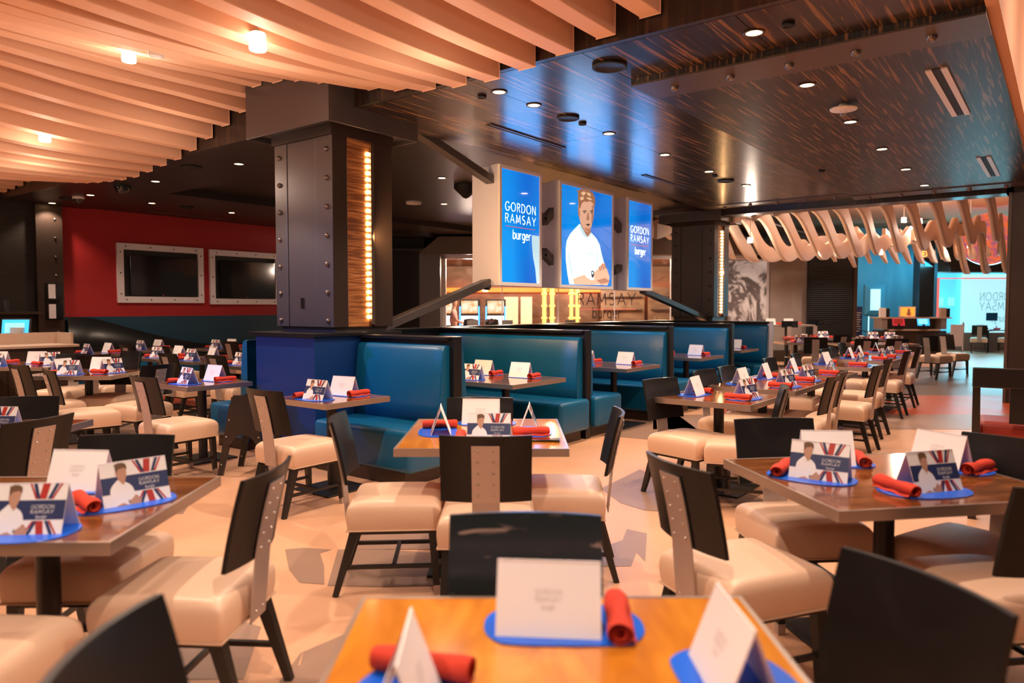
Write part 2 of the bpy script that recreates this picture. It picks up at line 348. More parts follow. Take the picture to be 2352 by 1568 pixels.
# left wall : wood, pillar, red wall over teal
ceil_box('wall_left_wood',-14.7,-14.4,-3,5.12,0,3.5,'zebra_h')
ceil_box('wall_left',-14.8,-14.5,5.0,13.2,1.32,3.5,'red_wall')
ceil_box('wall_left_lower',-14.8,-14.5,5.0,13.2,0,1.32,'teal_wall')
# rivets helper
def rivet(mb, p, ax, r=.022, mi=0):
    prof=[(r,0),(r*1.0,.25*r),(r*.8,.7*r),(r*.45,1.0*r),(0.001,1.05*r)]
    sgn=1
    if ax.startswith('-'): sgn=-1; ax=ax[1:]
    mb.lathe([(a,sgn*b) for a,b in prof],10,mi,p,ax)
p=MB().box(-14.5,-14.28,5.1,5.52,0,3.33)
pl=struct(p.build('pillar_left','bronze_dk')); 
for k in range(8): q=MB(); rivet(q,(0,0,0),'x'); q.build('rivet','bolt',pl,loc=(-14.28,5.4,3.05-k*.33))
pl.name='trim_10'

# ------------------------------------------------------------------ riveted columns
def column(y0, y1, label, top2=4.34, top=3.13, strip='zebrano', x0=-6.46, x1=-5.56):
    o=empty('riveted_column',((x0+x1)/2,(y0+y1)/2,0)); ox,oy=(x0+x1)/2,(y0+y1)/2
    a,bb=x0-ox,x1-ox; c0,c1=y0-oy,y1-oy
    MB().box(a+.04,bb-.04,c0+.04,c1-.04,1.2,1.305).build('plinth','bronze',o)
    m=MB().box(a+.03,bb-.03,c0+.03,c1-.03,1.28,3.45); m.build('core','bronze_dk',o)
    z0=1.305; w=bb-a
    s=MB().box(a,a+.20,c0-.01,c0+.04,z0,top).box(bb-.245,bb,c0-.01,c0+.04,z0,top); s.build('riveted_flange','bronze',o,bevel=.004)
    MB().box(a+.206,bb-.251,c0-.004,c0+.04,z0,top).build('front_panel','bronze',o,bevel=.004)
    for k in range(7):
        z=3.0-k*.272
        for xx in (a+.08,bb-.075): q=MB(); rivet(q,(0,0,0),'-y',.026); q.build('rivet','bolt',o,loc=(xx,c0-.01,z))
    # right side: flanges either side of a lit wood strip
    m=MB().box(bb-.02,bb+.005,c0-.008,c0+.17,z0,top).box(bb-.02,bb+.02,c1-.25,c1+.0,z0,top); m.build('side_flange','bronze_dk',o,bevel=.004)
    MB().box(bb-.02,bb-.012,c0+.17,c1-.25,z0,top).build('lit_wood_strip',strip,o)
    m=MB().box(bb-.012,bb+.03,c1-.29,c1-.25,z0+.02,top-.1); m.build('led_channel','band',o)
    for k in range(27):
        z=z0+.08+k*.062; MB().box(bb-.008,bb+.006,c1-.315,c1-.292,z,z+.034).build('led','led',o)
    m=MB().box(a-.02,bb+.02,c0-.03,c1+.02,3.13,3.24); m.build('neck','bronze_dk',o)
    e=.2
    m=MB()
    for q_ in ((a-e,bb+e,c0-e,c0-e+.02),(a-e,bb+e,c1+e-.02,c1+e),(a-e,a-e+.02,c0-e+.02,c1+e-.02),(bb+e-.02,bb+e,c0-e+.02,c1+e-.02)): m.box(*q_,3.19,top2)
    m.box(a-e+.02,bb+e-.02,c0-e+.02,c1+e-.02,3.235,3.255)
    m.build('capital','bronze',o,bevel=.004)
    tag(o,label,'column'); return o
c1=column(4.5,5.24,'large riveted grey steel column with glowing copper strip, standing on the booth wall')
MB().box(-.03,.03,-.012,-.006,1.49,1.59).build('thermostat','chrome',c1,loc=(-.02,-.37,0))
c2=column(13.88,14.6,'distant riveted dark steel column with bright strip at the end of the blue booths',strip='led')
for ch in kids(c2):
    if ch.name.startswith('lit_wood'): ch.data=ch.data.copy(); ch.data.materials.clear(); ch.data.materials.append(M['zebrano'])
# warm light of each LED strip
for yy,zz,e_ in ((4.98,2.2,60),(14.3,2.2,30)):
    l=bpy.data.lights.new('led_light','AREA'); l.shape='RECTANGLE'; l.size=.03; l.size_y=1.6; l.energy=e_; l.color=(1,.55,.24)
    lo=bpy.data.objects.new('led_light',l); COL.objects.link(lo); lo.location=(-5.50,yy-.03,zz); lo.rotation_euler=(0,R(-90),R(62))
    l.spread=R(170)
# pillar on the far right
x0=-.75
m=MB().box(x0,x0+1.0,13.7,14.3,0,3.27); pr=tag(m.build('riveted_pillar',['bronze_dk'],bevel=.004),'dark riveted steel pillar at the right edge of the far opening','pillar')
for k in range(11): q=MB(); rivet(q,(0,0,0),'-y',.024); q.build('rivet','bolt',pr,loc=(x0+.28,13.7,3.0-k*.28))
MB().box(x0-.012,x0+.03,13.68,13.72,0,3.27).build('edge_trim','band',pr)

bl=bpy.data.lights.new('blue_fill_spot','SPOT'); bl.energy=420; bl.color=(.04,.24,1); bl.spot_size=R(34); bl.spot_blend=1; bl.shadow_soft_size=.15  # added blue spot standing in for unseen lit signage behind the camera
bo=bpy.data.objects.new('blue_fill_spot',bl); COL.objects.link(bo); bo.location=(-7.6,-.5,3.2); bo.rotation_euler=(Vector((-6.05,4.4,1.15))-Vector((-7.6,-.5,3.2))).to_track_quat('-Z','Y').to_euler()
# ================================================================== SLATS
PR=[(-14.1,3.40),(-13.3,3.44),(-12.6,3.51),(-11.5,3.30),(-10.8,3.22),(-10,3.17),(-9.5,3.17),(-9.2,3.20),(-8.5,3.27),(-8.18,3.33),(-7.54,3.5),(-7.25,3.58),(-6.92,3.67),(-6.24,3.71),(-5.6,3.62),(-5.04,3.47),(-4.3,3.33),(-3.65,3.30),(-3.3,3.33),(-2.68,3.41),(-2.3,3.48),(-1.9,3.52),(-1,3.5),(2,3.5)]
def prof(x):
    if x<=PR[0][0]: return PR[0][1]
    for (a,za),(b,zb) in zip(PR,PR[1:]):
        if x<=b: t=(x-a)/(b-a); return za+(zb-za)*t
    return PR[-1][1]
def slat_z(x,y):
    d=4.55-y
    return prof(x+.28*d) - .05*math.sin(d*1.1) + .02*d*0
xs=[]; x=-2.31
while x>-15.5: xs.append(x); x-=.345
for i,x in enumerate(xs):
    m=MB(); n=26; V=[]
    for j in range(n+1):
        ye=4.29 if -6.76<x<-5.27 else 4.58; y=ye-j*(ye+1.6)/n; z=slat_z(x,y)
        V+= [(x-.075,y,z),(x+.075,y,z),(x+.075,y,4.34),(x-.075,y,4.34)]
    F=[]
    for j in range(n):
        for k in range(4): F.append((4*j+k,4*j+(k+1)%4,4*j+4+(k+1)%4,4*j+4+k))
    F+=[(0,1,2,3),(4*n+3,4*n+2,4*n+1,4*n)]
    m.add(V,F); o=m.build('ceiling_slat','slat',bevel=.006)
    lab='cream ceiling slat with wavy underside over the front tables, %s counted from the right'%ORD[i]
    tag(o,lab,'ceiling slat','wavy cream ceiling slats')

# lamps between the slats, then added fill points below them
def lamp_light(loc, w, col=WARM2, size=.05, spot=None, blend=.5, name='lamp_light'):
    l=bpy.data.lights.new(name,'SPOT' if spot else 'POINT'); l.energy=w; l.color=col; l.shadow_soft_size=size
    if spot: l.spot_size=R(spot); l.spot_blend=blend
    o=bpy.data.objects.new(name,l); COL.objects.link(o); o.location=loc; return o
def cup_lamp(loc,label,name='slat_lamp',stem=.7):
    m=MB().lathe([(.001,.0),(.052,.0),(.056,.01),(.05,.10),(.048,.11),(.001,.11)],20); o=m.build(name,'cup',loc=loc)
    MB().lathe([(.0475,.1102),(.02,.13),(.008,.14),(.008,stem)],12).build('stem','white_plastic',o)
    tag(o,label,'lamp'); return o
for (px,py,lb) in ((592,98,'glowing frosted cup lamp under the cream slats, the rightmost of three'),(296,128,'glowing frosted cup lamp under the cream slats, the middle of three'),(103,314,'glowing frosted cup lamp under the cream slats, the farthest left of three')):
    z=3.4
    for _ in range(40):
        a=at(px,py,z+.05); z=z+.5*(slat_z(a[0],a[1])-.075-z)
    cup_lamp((a[0],a[1],z),lb); lamp_light((a[0],a[1],z-.06),4,WARM2,.05,name='cup_light')
for g in range(5):
    for h in range(3):
        x,y=-.9-g*2.7,3.5-h*2.3
        lamp_light((x,y,3.1),NEAR_W,WARM2,.025,112,.3,'slat_lamp_light')
for x,y in ((-1.6,2.6),(-4.9,3.2),(-6.0,2.75),(-9.4,3.4),(-2.6,1.4),(-1.2,.4),(-7.8,1.6),(-11.5,3),(-3.6,3.9),(-7.5,3.9)): lamp_light((x,y,2.9),9.5,WARM2,.15)  # unseen points added to brighten the slat undersides
a=at(358,92,3.55)
o=MB().lathe([(.001,0),(.10,.0),(.10,-.02),(.06,-.03),(.055,-.075),(.04,-.08),(.001,-.08)],24).build('fire_alarm','white_plastic',loc=(a[0],a[1],3.5)); tag(o,'white round fire alarm strobe between the cream ceiling slats','alarm')
fm=MB(); put_text(fm,'FIRE',.022,lambda u,v:(u,-.0585,-.06+v),.16)
fo=fm.build('lettering','pred',o); fo.rotation_euler.z=YAW

# ================================================================== CEILING FIXTURES
def downlight(x,y,z,label,r=.055,light=SPOT_W,col=WARM):
    o=MB().lathe([(r,0),(r+.018,-.003),(r+.018,-.008),(r,-.008),(r,.0)],20).build('downlight','band',loc=(x,y,z)); 
    MB().lathe([(.001,-.004),(r,-.004)],20).build('bulb_disc','lamp',o)
    tag(o,label,'ceiling light','recessed downlights')
    if light: lamp_light((x,y,z-.03),light,col,.03,118,.5,'downlight_light')
for i,(y,z) in enumerate(((5.02,CZ),(6.3,CZ-.045),(7.8,CZ-.045),(9.35,CZ-.045),(10.9,CZ-.045),(12.5,CZ-.045))):
    downlight(-1.75,y,z,'small round downlight in the right ceiling row, %s from the camera'%ORD[i])
for i,y in enumerate((5.04,5.56,6.95,8.32,9.71,11.17)):
    downlight(-3.98,y,CZ,'small round downlight in the row beside the lit signs, %s from the camera'%ORD[i],light=SPOT_W*(.5 if i<2 else 1))
for i,x in enumerate((-8.38,-10.49,-12.6,-14.1)):
    downlight(x,5.3,3.31,'small amber downlight left of the column in the dark soffit, %s from the column'%ORD[i],light=SPOT_W*.55)
for i,(px,py,zz) in enumerate(((549,392,3.46),(349,466,3.33),(532,488,3.33),(1015,408,3.46),(1020,468,3.46),(930,532,3.46))):
    a=at(px,py,zz); downlight(a[0],a[1],zz,['amber downlight in the dark ceiling just left of the column','amber downlight above the left wall television','amber downlight above the right wall television','downlight in the dark ceiling right of the column, nearest one','downlight in the dark ceiling right of the column, middle one','downlight in the dark ceiling right of the column, farthest one'][i],light=SPOT_W*.4)
def disc(name,px,py,z,r,label,mt='black',dep=.02):
    a=at(px,py,z); o=MB().lathe([(.001,-dep*.7),(r*.8,-dep*.7),(r*.82,-dep),(r,-dep),(r,0),(.001,0)],28).build(name,mt,loc=(a[0],a[1],z)); tag(o,label,'ceiling speaker' if 'speaker' in name else name.replace('_',' ')); return o
disc('ceiling_speaker',1400,150,CZ,.135,'large black round ceiling speaker nearest the camera in the wood ceiling')
disc('ceiling_speaker',1305,269,CZ,.11,'black round ceiling speaker just above the left hanging sign')
disc('ceiling_speaker',1667,414,CZ,.12,'black round ceiling speaker far along the wood ceiling')
disc('ceiling_speaker',440,383,3.31,.13,'dark round ceiling speaker left of the riveted column')
disc('ceiling_speaker',430,475,3.33,.12,'dark round ceiling speaker above the wall televisions')
disc('ceiling_speaker',155,455,3.31,.12,'dark round ceiling speaker above the left end of the red wall')
for px,py,l in ((1107,220,'small black ceiling disc beside the soffit above the column'),(1811,54,'small black ceiling disc in the near right wood ceiling'),(1338,282,'small pale ceiling disc between two downlights above the signs'),(1642,402,'small black ceiling disc far along the wood ceiling'),(1888,391,'small black ceiling disc on the lowered wood panel')):
    disc('ceiling_sensor',px,py,CZ-(.045 if px>1850 else 0),.04,l)
disc('smoke_detector',950,462,3.46,.14,'pale smoke detector on the dark ceiling right of the column','white_plastic',.05)
a=at(1070,425,3.46); o=MB().lathe([(.001,-.22),(.05,-.2),(.13,-.12),(.19,-.06),(.19,0)],28).build('pendant_speaker','black',loc=(a[0],a[1],3.46)); tag(o,'black cone shaped speaker hanging left of the lit signs','speaker')
a=at(1938,240,CZ-.045); o=MB().lathe([(.001,-.05),(.11,-.05),(.12,-.035),(.05,-.02),(.04,0)],24).build('fire_strobe','white_plastic',loc=(a[0],a[1],CZ-.045))
MB().lathe([(.001,-.11),(.025,-.10),(.03,-.051)],12).build('lens','glass',o); tag(o,'white round strobe alarm hanging under the wood ceiling on the right','alarm')
a=at(281,425,3.31); o=MB().lathe([(.12,0),(.12,-.04)],24).build('camera_dome','black',loc=(a[0],a[1],3.31)); MB().lathe([(.105,-.04),(.10,-.08),(.07,-.12),(.001,-.14)],24).build('dome','tv',o); tag(o,'black dome security camera under the dark soffit at left','camera')
a=at(180,452,3.31); o=MB().lathe([(.09,0),(.09,-.04)],24).build('camera_dome','white_plastic',loc=(a[0],a[1],3.31)); MB().lathe([(.08,-.04),(.07,-.09),(.001,-.12)],24).build('dome','tv',o); tag(o,'pale dome security camera above the left riveted pillar','camera')
for p_ in SIDE: lamp_light(p_,34,WARM2,.12,name='soffit_fill_light')  # added bodiless points that brighten the peach soffit beside the wood ceiling
# bolts of the steel bands
bi=0
for x in (-2.62,-2.15,-1.70,-1.24,-.77):
    q=MB(); rivet(q,(0,0,0),'-z',.035); o=q.build('ceiling_bolt','bolt',loc=(x,5.65,CZ-.06)); tag(o,'domed steel bolt on the near ceiling band, %s from the left'%ORD[bi],'bolt','bolts on the near ceiling band'); bi+=1
for i in range(5):
    q=MB(); rivet(q,(0,0,0),'-z',.035); o=q.build('ceiling_bolt','bolt',loc=(-2.65+i*.47,13.2,CZ-.06)); tag(o,'domed steel bolt on the far ceiling band, %s from the left'%ORD[i],'bolt','bolts on the far ceiling band')
struct(MB().box(-5.5,-2.92,13.0,13.4,CZ-.012,CZ-.001).build('trim_11','band'))
for i in range(5):
    q=MB(); rivet(q,(0,0,0),'-z',.035); o=q.build('ceiling_bolt','bolt',loc=(-5.1+i*.48,13.2,CZ-.012)); tag(o,'domed bolt on the dark ceiling band above the far column, %s from the left'%ORD[i],'bolt','bolts on the middle ceiling band')
# air vents
def slot_vent(cx,y0,y1,z,label,wide=True):
    w=.045 if wide else .025; g=.03 if wide else .012
    o=empty('air_vent',(cx,(y0+y1)/2,z)); h=(y1-y0)/2
    MB().box(-g-w,-g,-h,h,-.012,0).box(g,g+w,-h,h,-.012,0).build('frame','white_plastic' if wide else 'band',o)
    MB().box(-g,g,-h,h,-.004,0).build('slot','black',o)
    tag(o,label,'air vent')
slot_vent(-.85,6.48,8.15,CZ-.045,'long cream air vent in the wood ceiling, the nearer of the two on the right')
slot_vent(-.86,10.6,12.2,CZ-.045,'cream air vent in the wood ceiling, the farther of the two on the right')
slot_vent(-4.76,5.85,7.24,CZ,'thin linear air vent above the left lit sign',False)
slot_vent(-4.82,9.4,10.9,CZ,'thin linear air vent beyond the right lit sign',False)
slot_vent(-14.0,6.9,8.7,3.33,'thin linear air vent above the wall televisions',False)

# ================================================================== BOOTHS
XA=-4.33
DY=[4.86,7.1,9.3,11.6,13.6]
names=['nearest','second','third','fourth','fifth']
def bench_back(x0,x1,y,side,parent,zb=.45,zt=1.16,nm='backrest'):   # side=-1: faces -y
    n=10
    m=MB(); 
    def prof_(t):  # t 0 bottom..1 top thickness
        return .15-.07*t
    V=[];
    sec=[(0,zb),(-.13,zb),(-.135,zb+.2),(-.115,zb+.45),(-.09,zt-.05),(-.075,zt-.012),(-.05,zt),(0,zt)]
    k=len(sec); xs_=[x0,x0+.02]+[x0+.02+(x1-x0-.04)*i/n for i in range(1,n)]+[x1-.02,x1]
    for i,x in enumerate(xs_):
        s_=.93 if i in (0,len(xs_)-1) else 1
        for (d,z) in sec: V.append((x, y+side*(-d)*s_, zb+(z-zb)*(1 if s_==1 else .99)))
    F=[]
    for i in range(len(xs_)-1):
        for j in range(k-1):
            q=(i*k+j,i*k+j+1,(i+1)*k+j+1,(i+1)*k+j); F.append(q if side>0 else q[::-1])
    F+= [tuple(range(k)) , tuple(range((len(xs_)-1)*k,len(xs_)*k))]
    m.add(V,F,0,True); m.sm[-1]=m.sm[-2]=False
    return m.build(nm,'teal',parent,weld=True)
def seat_cushion(x0,x1,y0,y1,parent,z0=.12,z1=.47):
    o=MB().box(x0,x1,y0,y1,z0,z1).build('seat','teal',parent,bevel=.045,seg=4)
    for p_ in o.data.polygons: p_.use_smooth=True
    return o
def booth_bench(x0,x1,y,side,label):
    o=empty('booth_bench',((x0+x1)/2,y,0)); ox=(x0+x1)/2
    bench_back(x0-ox,x1-ox,0,side,o)
    ya,yb=(side*.02,side*.62) if side>0 else (side*.62,side*.02)
    seat_cushion(x0-ox,x1-ox+.12,min(ya,yb),max(ya,yb),o)
    MB().box(x0-ox,x1-ox+.02,min(ya,yb)+.04,max(ya,yb)-.05,0,.119).build('kick_board','brown_panel',o)
    tag(o,label,'bench','blue booth benches'); return o
XS=-6.62
for i,y in enumerate(DY):
    xl=-5.50 if i==0 else -6.49
    o=empty('booth_divider',(XA,y,0))
    MB().box(xl-XA,-.05,-.05,.05,0,1.20).build('panel','black_panel',o)
    MB().box(-.06,.02,-.055,.055,0,1.235).build('end_post','black_panel' if i<4 else 'white_metal',o,bevel=.004)
    MB().box(xl-XA,-.02,-.10,.10,1.2005,1.235).build('cap_ledge','black_panel',o,bevel=.006)
    tag(o,'black %s booth divider with ledge on top, between blue benches'%names[i],'divider','booth dividers')
    nb=names[i]
    booth_bench((-5.50 if i==0 else XS+.1),XA-.03,y-.05,-1,'teal leather bench facing the camera, in the %s booth of the row'%nb)
    if i<4: booth_bench(-5.48 if i==0 else XS+.1,XA-.03,y+.05,1,'teal leather bench facing away, behind the %s booth divider'%nb)
# spine and column block
o=empty('booth_wall',(-6.0,4.3,0))
MB().box(-.46,.47,-.06,.90,0,1.22).build('column_block','block_blue_cast',o,bevel=.004)
MB().box(-.53,.51,-.1,1.02,1.22,1.255).build('block_ledge','black_panel',o,bevel=.005)
tag(o,'black half height wall carrying the riveted column, behind the blue booths','wall')
o=empty('booth_spine',(-6.62,9.5,0)); MB().box(-.1,.1,-4.15,4.3,0,1.2).build('panel','black_panel',o); MB().box(-.14,.125,-4.15,4.3,1.2,1.235).build('ledge','black_panel',o,bevel=.006)
tag(o,'long black spine wall behind the blue booths below the lit signs','wall')
# bench on the left side of the block, facing left
o=empty('booth_bench',(-6.74,4.27,0))
bb=bench_back(0,2.6,0,-1,o,nm='backrest'); bb.rotation_euler.z=R(-90); bb.location=(.03,2.63,0)
# rotated so it faces -x
bb.rotation_euler.z=R(-90)
so=MB().box(-.66,-.04,.0,2.6,.12,.47).build('seat','teal',o,bevel=.045,seg=4)
for p_ in so.data.polygons: p_.use_smooth=True
MB().box(-.58,-.04,.06,2.6,0,.119).build('kick_board','brown_panel',o)
tag(o,'teal leather bench facing left, on the far side of the column block','bench','blue booth benches')

# ================================================================== LIT SIGNS
XP=-5.55
def rings_poly(mb,pts,place,mi): mb.face([place(*p) for p in pts],mi)
def figure(mb, place, base=0, idx=None, detail=True):
    # u: 0..1 across, v: 0..1 upwards ; idx = material indices (shirt, fold, skin, skin2, hair, hair2, dark)
    sh,fo,sk,s2,ha,h2,dk=idx
    def P(pts,mi,lay):
        mb.face([place((x-822)/386., 1-(y-(280+.246*(x-822)))/(785-.208*(x-822)), lay) for x,y in pts][::-1],mi)
    P([(955,588),(985,640),(1010,690),(1040,655),(1082,700),(1110,752),(1128,830),(1150,905),(1165,960),(1185,1010),(1180,1062),(1100,1066),(990,1064),(882,1062),(868,980),(857,880),(855,790),(862,722),(885,670),(915,632)],sh,1)
    P([(965,560),(1038,620),(1040,662),(1012,694),(985,650),(958,600)],s2,2)
    P([(948,430),(975,400),(1020,395),(1058,425),(1064,470),(1062,520),(1054,570),(1042,615),(1022,652),(1000,645),(975,610),(958,570),(948,520),(941,480)],sk,3)
    P([(939,458),(950,460),(956,520),(952,545),(944,525)],s2,4)
    P([(940,352),(930,325),(952,330),(958,316),(975,322),(990,312),(1002,326),(1022,322),(1036,340),(1056,350),(1068,382),(1072,420),(1068,455),(1060,452),(1052,428),(1030,412),(1005,420),(985,415),(968,432),(960,462),(950,470),(944,440),(940,400)],ha,5)
    if detail:
        P([(960,350),(985,336),(1000,350),(980,372)],h2,6); P([(1005,345),(1030,352),(1040,375),(1015,368)],h2,6); P([(955,385),(978,376),(985,398),(960,408)],h2,6); P([(1000,385),(1030,385),(1050,405),(1020,402)],h2,6)
        P([(975,488),(1000,484),(1008,490),(1000,493),(978,495)],dk,6); P([(1028,490),(1045,484),(1056,488),(1050,494),(1032,495)],dk,6)
        P([(978,502),(990,498),(1002,503),(990,507)],dk,6); P([(1032,505),(1042,500),(1052,505),(1042,509)],dk,6)
        P([(1012,500),(1020,500),(1028,555),(1020,562),(1004,560),(1002,553)],s2,6)
        P([(1000,592),(1020,588),(1036,594),(1020,602),(1004,600)],dk,6); P([(1004,603),(1034,604),(1022,612)],s2,6)
        P([(1046,440),(1060,450),(1060,540),(1044,610),(1040,560)],s2,5.5)
        P([(988,615),(1000,640),(1022,650),(1040,612),(1022,628)],s2,6)
    P([(960,592),(1000,672),(1012,690),(1000,700),(975,672),(952,620)],fo,4); P([(1040,655),(1048,662),(1022,700),(1014,692)],fo,4)
    P([(1006,818),(1062,815),(1062,822),(1006,824)],fo,4)
    if detail:
        P([(1086,800),(1092,800),(1096,930),(1088,960)],fo,4); P([(868,820),(876,820),(905,980),(896,1000)],fo,4)
    # arms crossed
    P([(905,1022),(950,1000),(992,985),(1035,1010),(1085,1035),(1120,1062),(1040,1066),(915,1062)],sk,5)
    P([(1060,972),(1105,930),(1130,892),(1150,905),(1172,950),(1190,1000),(1186,1045),(1170,1070),(1115,1064),(1068,1030)],sk,6)
    P([(1085,1030),(1150,1010),(1186,1030),(1184,1045),(1120,1058)],s2,7)
    if detail:
        for k in range(4): P([(1100+k*14,925-k*9),(1108+k*14,915-k*9),(1120+k*14,950-k*6),(1112+k*14,958-k*6)],s2,7)
    P([(992,985),(1042,965),(1060,1000),(1050,1030),(1010,1008)],sh,5.2)
    P([(1042,960),(1052,952),(1064,960),(1066,985),(1058,1010),(1048,1008),(1042,985)],dk,7); P([(1046,968),(1054,962),(1060,970),(1058,982),(1048,982)],fo,8)
def sign(y0,y1,z0,z1,label,kind):
    o=empty('hanging_sign',(XP,(y0+y1)/2,z0)); h=(y1-y0)/2; H=z1-z0; D=.46
    MB().box(-D,-.17,-h+.02,h-.02,.01,H-.01).build('cabinet','sign_side',o,bevel=.004)
    MB().box(-.168,-.03,-h,h,0,H).build('box','sign_side',o,bevel=.004)
    t=.045; m=MB().box(-.03,0,-h,h,0,t).box(-.03,0,-h,h,H-t,H).box(-.03,0,-h,-h+t,t,H-t).box(-.03,0,h-t,h,t,H-t); m.build('frame','sign_frame',o,bevel=.004)
    sc=MB().box(-.025,-.015,-h+t,h-t,t,H-t).build('poster','s_blue',o)
    w2=h-t
    if kind=='text':
        m=MB(); pl=lambda u,v:(-.0125,u,v)
        hh=H*.072
        put_text(m,'GORDON',hh,pl,.06,.30,0,width=2*w2*.80,cy=H*.630); put_text(m,'RAMSAY',hh,pl,.06,.34,0,width=2*w2*.80,cy=H*.532)
        put_text(m,'burger',hh*1.05,pl,.07,.14,0,width=2*w2*.47,cy=H*.40,cx=.02)
        m.build('lettering','txt',sc)
        MB().box(-.0145,-.0125,-w2*.78,w2*.78,H*.497,H*.502).build('red_line','redline',sc)
        if h>.0 and y0<8:
            m=MB(); m.face([(-.013,a_,b_) for a_,b_ in ((w2,t),(w2,H*.45),(w2*.58,H*.45),(w2*.60,H*.36),(w2*.66,H*.26),(w2*.78,H*.16),(w2*.86,t))]); m.build('white_shape','s_shirt2',sc)
    else:
        m=MB(); pl=lambda u,v,lay:(-.0145+lay*.0007, -w2+u*2*w2, t+v*(H-2*t))
        figure(m,pl,idx=(0,1,2,3,4,5,6)); m.build('printed_chef',['s_shirt','s_shirt2','s_skin','s_skin2','s_hair','s_hair2','s_dark'],sc)
    MB().box(-.012,-.009,-h+t,h-t,t,H-t).build('glass_pane','glass',o)
    # back faces light too
    tag(o,label,'sign'); return o
sign(7.04,7.94,1.765,3.25,'narrow lit blue sign reading GORDON RAMSAY burger, nearest, on the left','text')
sign(8.37,9.86,1.765,3.235,'wide lit sign picturing a chef in white with crossed arms, between two text signs','man')
sign(10.3,11.18,1.77,3.235,'narrow lit blue sign reading GORDON RAMSAY burger, farthest, on the right','text')
# steel truss that carries the signs
o=empty('sign_truss',(-5.8,9.1,1.75))
def tb(a,b_,w=.09): 
    MB().bar((a[0]+5.8,a[1]-9.1,a[2]-1.75),(b_[0]+5.8,b_[1]-9.1,b_[2]-1.75),w,w,d0=.12,d1=.12).build('strut','bronze',o,bevel=.004)
tb((-5.78,5.28,1.28),(-5.74,7.0,1.80)); tb((-5.74,7.0,1.80),(-5.74,7.06,1.76))
tb((-5.74,11.2,1.78),(-5.74,13.9,1.27)); tb((-5.74,5.2,3.60),(-5.7,7.05,3.06)); tb((-5.74,11.1,3.05),(-5.74,13.6,3.42))
tb((-5.70,7.9,2.83),(-5.70,8.18,2.66)); tb((-5.70,8.18,2.66),(-5.70,8.42,2.83)); tb((-5.7,7.9,2.10),(-5.7,8.18,2.25)); tb((-5.7,8.18,2.25),(-5.7,8.42,2.12))
tb((-5.7,9.8,2.75),(-5.7,10.1,2.86)); tb((-5.7,10.1,2.86),(-5.7,10.35,2.72)); tb((-5.7,9.8,2.2),(-5.7,10.1,2.05)); tb((-5.7,10.1,2.05),(-5.7,10.35,2.15))
tag(o,'angled steel struts holding the lit signs between the two riveted columns','truss')
for yy in (7.49,9.1,10.74): 
    l=bpy.data.lights.new('sign_light','AREA'); l.shape='RECTANGLE'; l.size=1.3; l.size_y=1.2 if yy==9.1 else .75; l.energy=14 if yy==9.1 else 8; l.color=(.12,.42,1)
    lo=bpy.data.objects.new('sign_light',l); COL.objects.link(lo); lo.location=(XP+.03,yy,2.5); lo.rotation_euler=(0,R(-90),0)

# ================================================================== LEFT WALL TELEVISIONS
def tv(y0,y1,z0,z1,label):
    o=empty('wall_television',(-14.5,(y0+y1)/2,z0)); h=(y1-y0)/2; H=z1-z0; t=.12
    m=MB()
    for q_ in ([(-h,0),(h,0),(h-t,t),(-h+t,t)],[(h,0),(h,H),(h-t,H-t),(h-t,t)],[(h,H),(-h,H),(-h+t,H-t),(h-t,H-t)],[(-h,H),(-h,0),(-h+t,t),(-h+t,H-t)]):
        V=[(0,a,b) for a,b in q_]+[(.05,a,b) for a,b in q_]; m.add(V,[(3,2,1,0),(4,5,6,7),(0,1,5,4),(1,2,6,5),(2,3,7,6),(3,0,4,7)])
    m.build('frame','white_metal',o)
    def scr(a,b): q=MB(); rivet(q,(0,0,0),'x',.014); q.build('frame_screw','black',o,loc=(.05,a,b))
    for k in range(4):
        a=-h+.16+k*(2*h-.32)/3
        for b in (t/2,H-t/2): scr(a,b)
    for k in range(3):
        for a in (-h+t/2,h-t/2): scr(a,.17+k*(H-.34)/2)
    MB().box(0,.005,-h+t,h-t,t,H-t).build('recess','black',o)
    s=MB().box(.01,.05,-h+t+.12,h-t-.03,t+.02,H-t-.10).build('screen','tv',o,bevel=.004)
    MB().box(.0505,.052,.0,.008,t+.03,t+.04).build('power_light','redline',s)
    tag(o,label,'television','framed wall televisions')
tv(6.53,8.28,1.585,2.73,'dark wall television in a screwed steel frame, the left one on the red wall')
tv(8.42,10.15,1.56,2.72,'dark wall television in a steel frame, the right one, partly behind the column')
# banquette with sweeping back under the televisions
o=empty('banquette',(-14.0,9,0))
m=MB(); n=30; pts=[]
def sweep(y):
    t=min(1,max(0,(y-5.9)/2.9)); return 1.32-.62*(math.sin(t*math.pi/2))**1.1 if y<8.8 else .70+ .12*min(1,(y-8.8)/2)
V=[];F=[]
for i in range(n+1):
    y=5.55+i*(12.6-5.55)/n; z=sweep(y); V+=[(-.45+0,y-9,0),(-.12,y-9,.4),(-.25,y-9,z),(-.45,y-9,z)]
for i in range(n):
    for k in range(3): F.append((4*i+k,4*i+4+k,4*i+5+k,4*i+1+k))
m.add(V,F,0,True); m.build('back','black_panel',o)
MB().box(-.12,.35,-3.4,3.5,.1,.46).build('seat','teal',o,bevel=.04)
tag(o,'long dark banquette with sweeping curved back under the wall televisions','banquette')

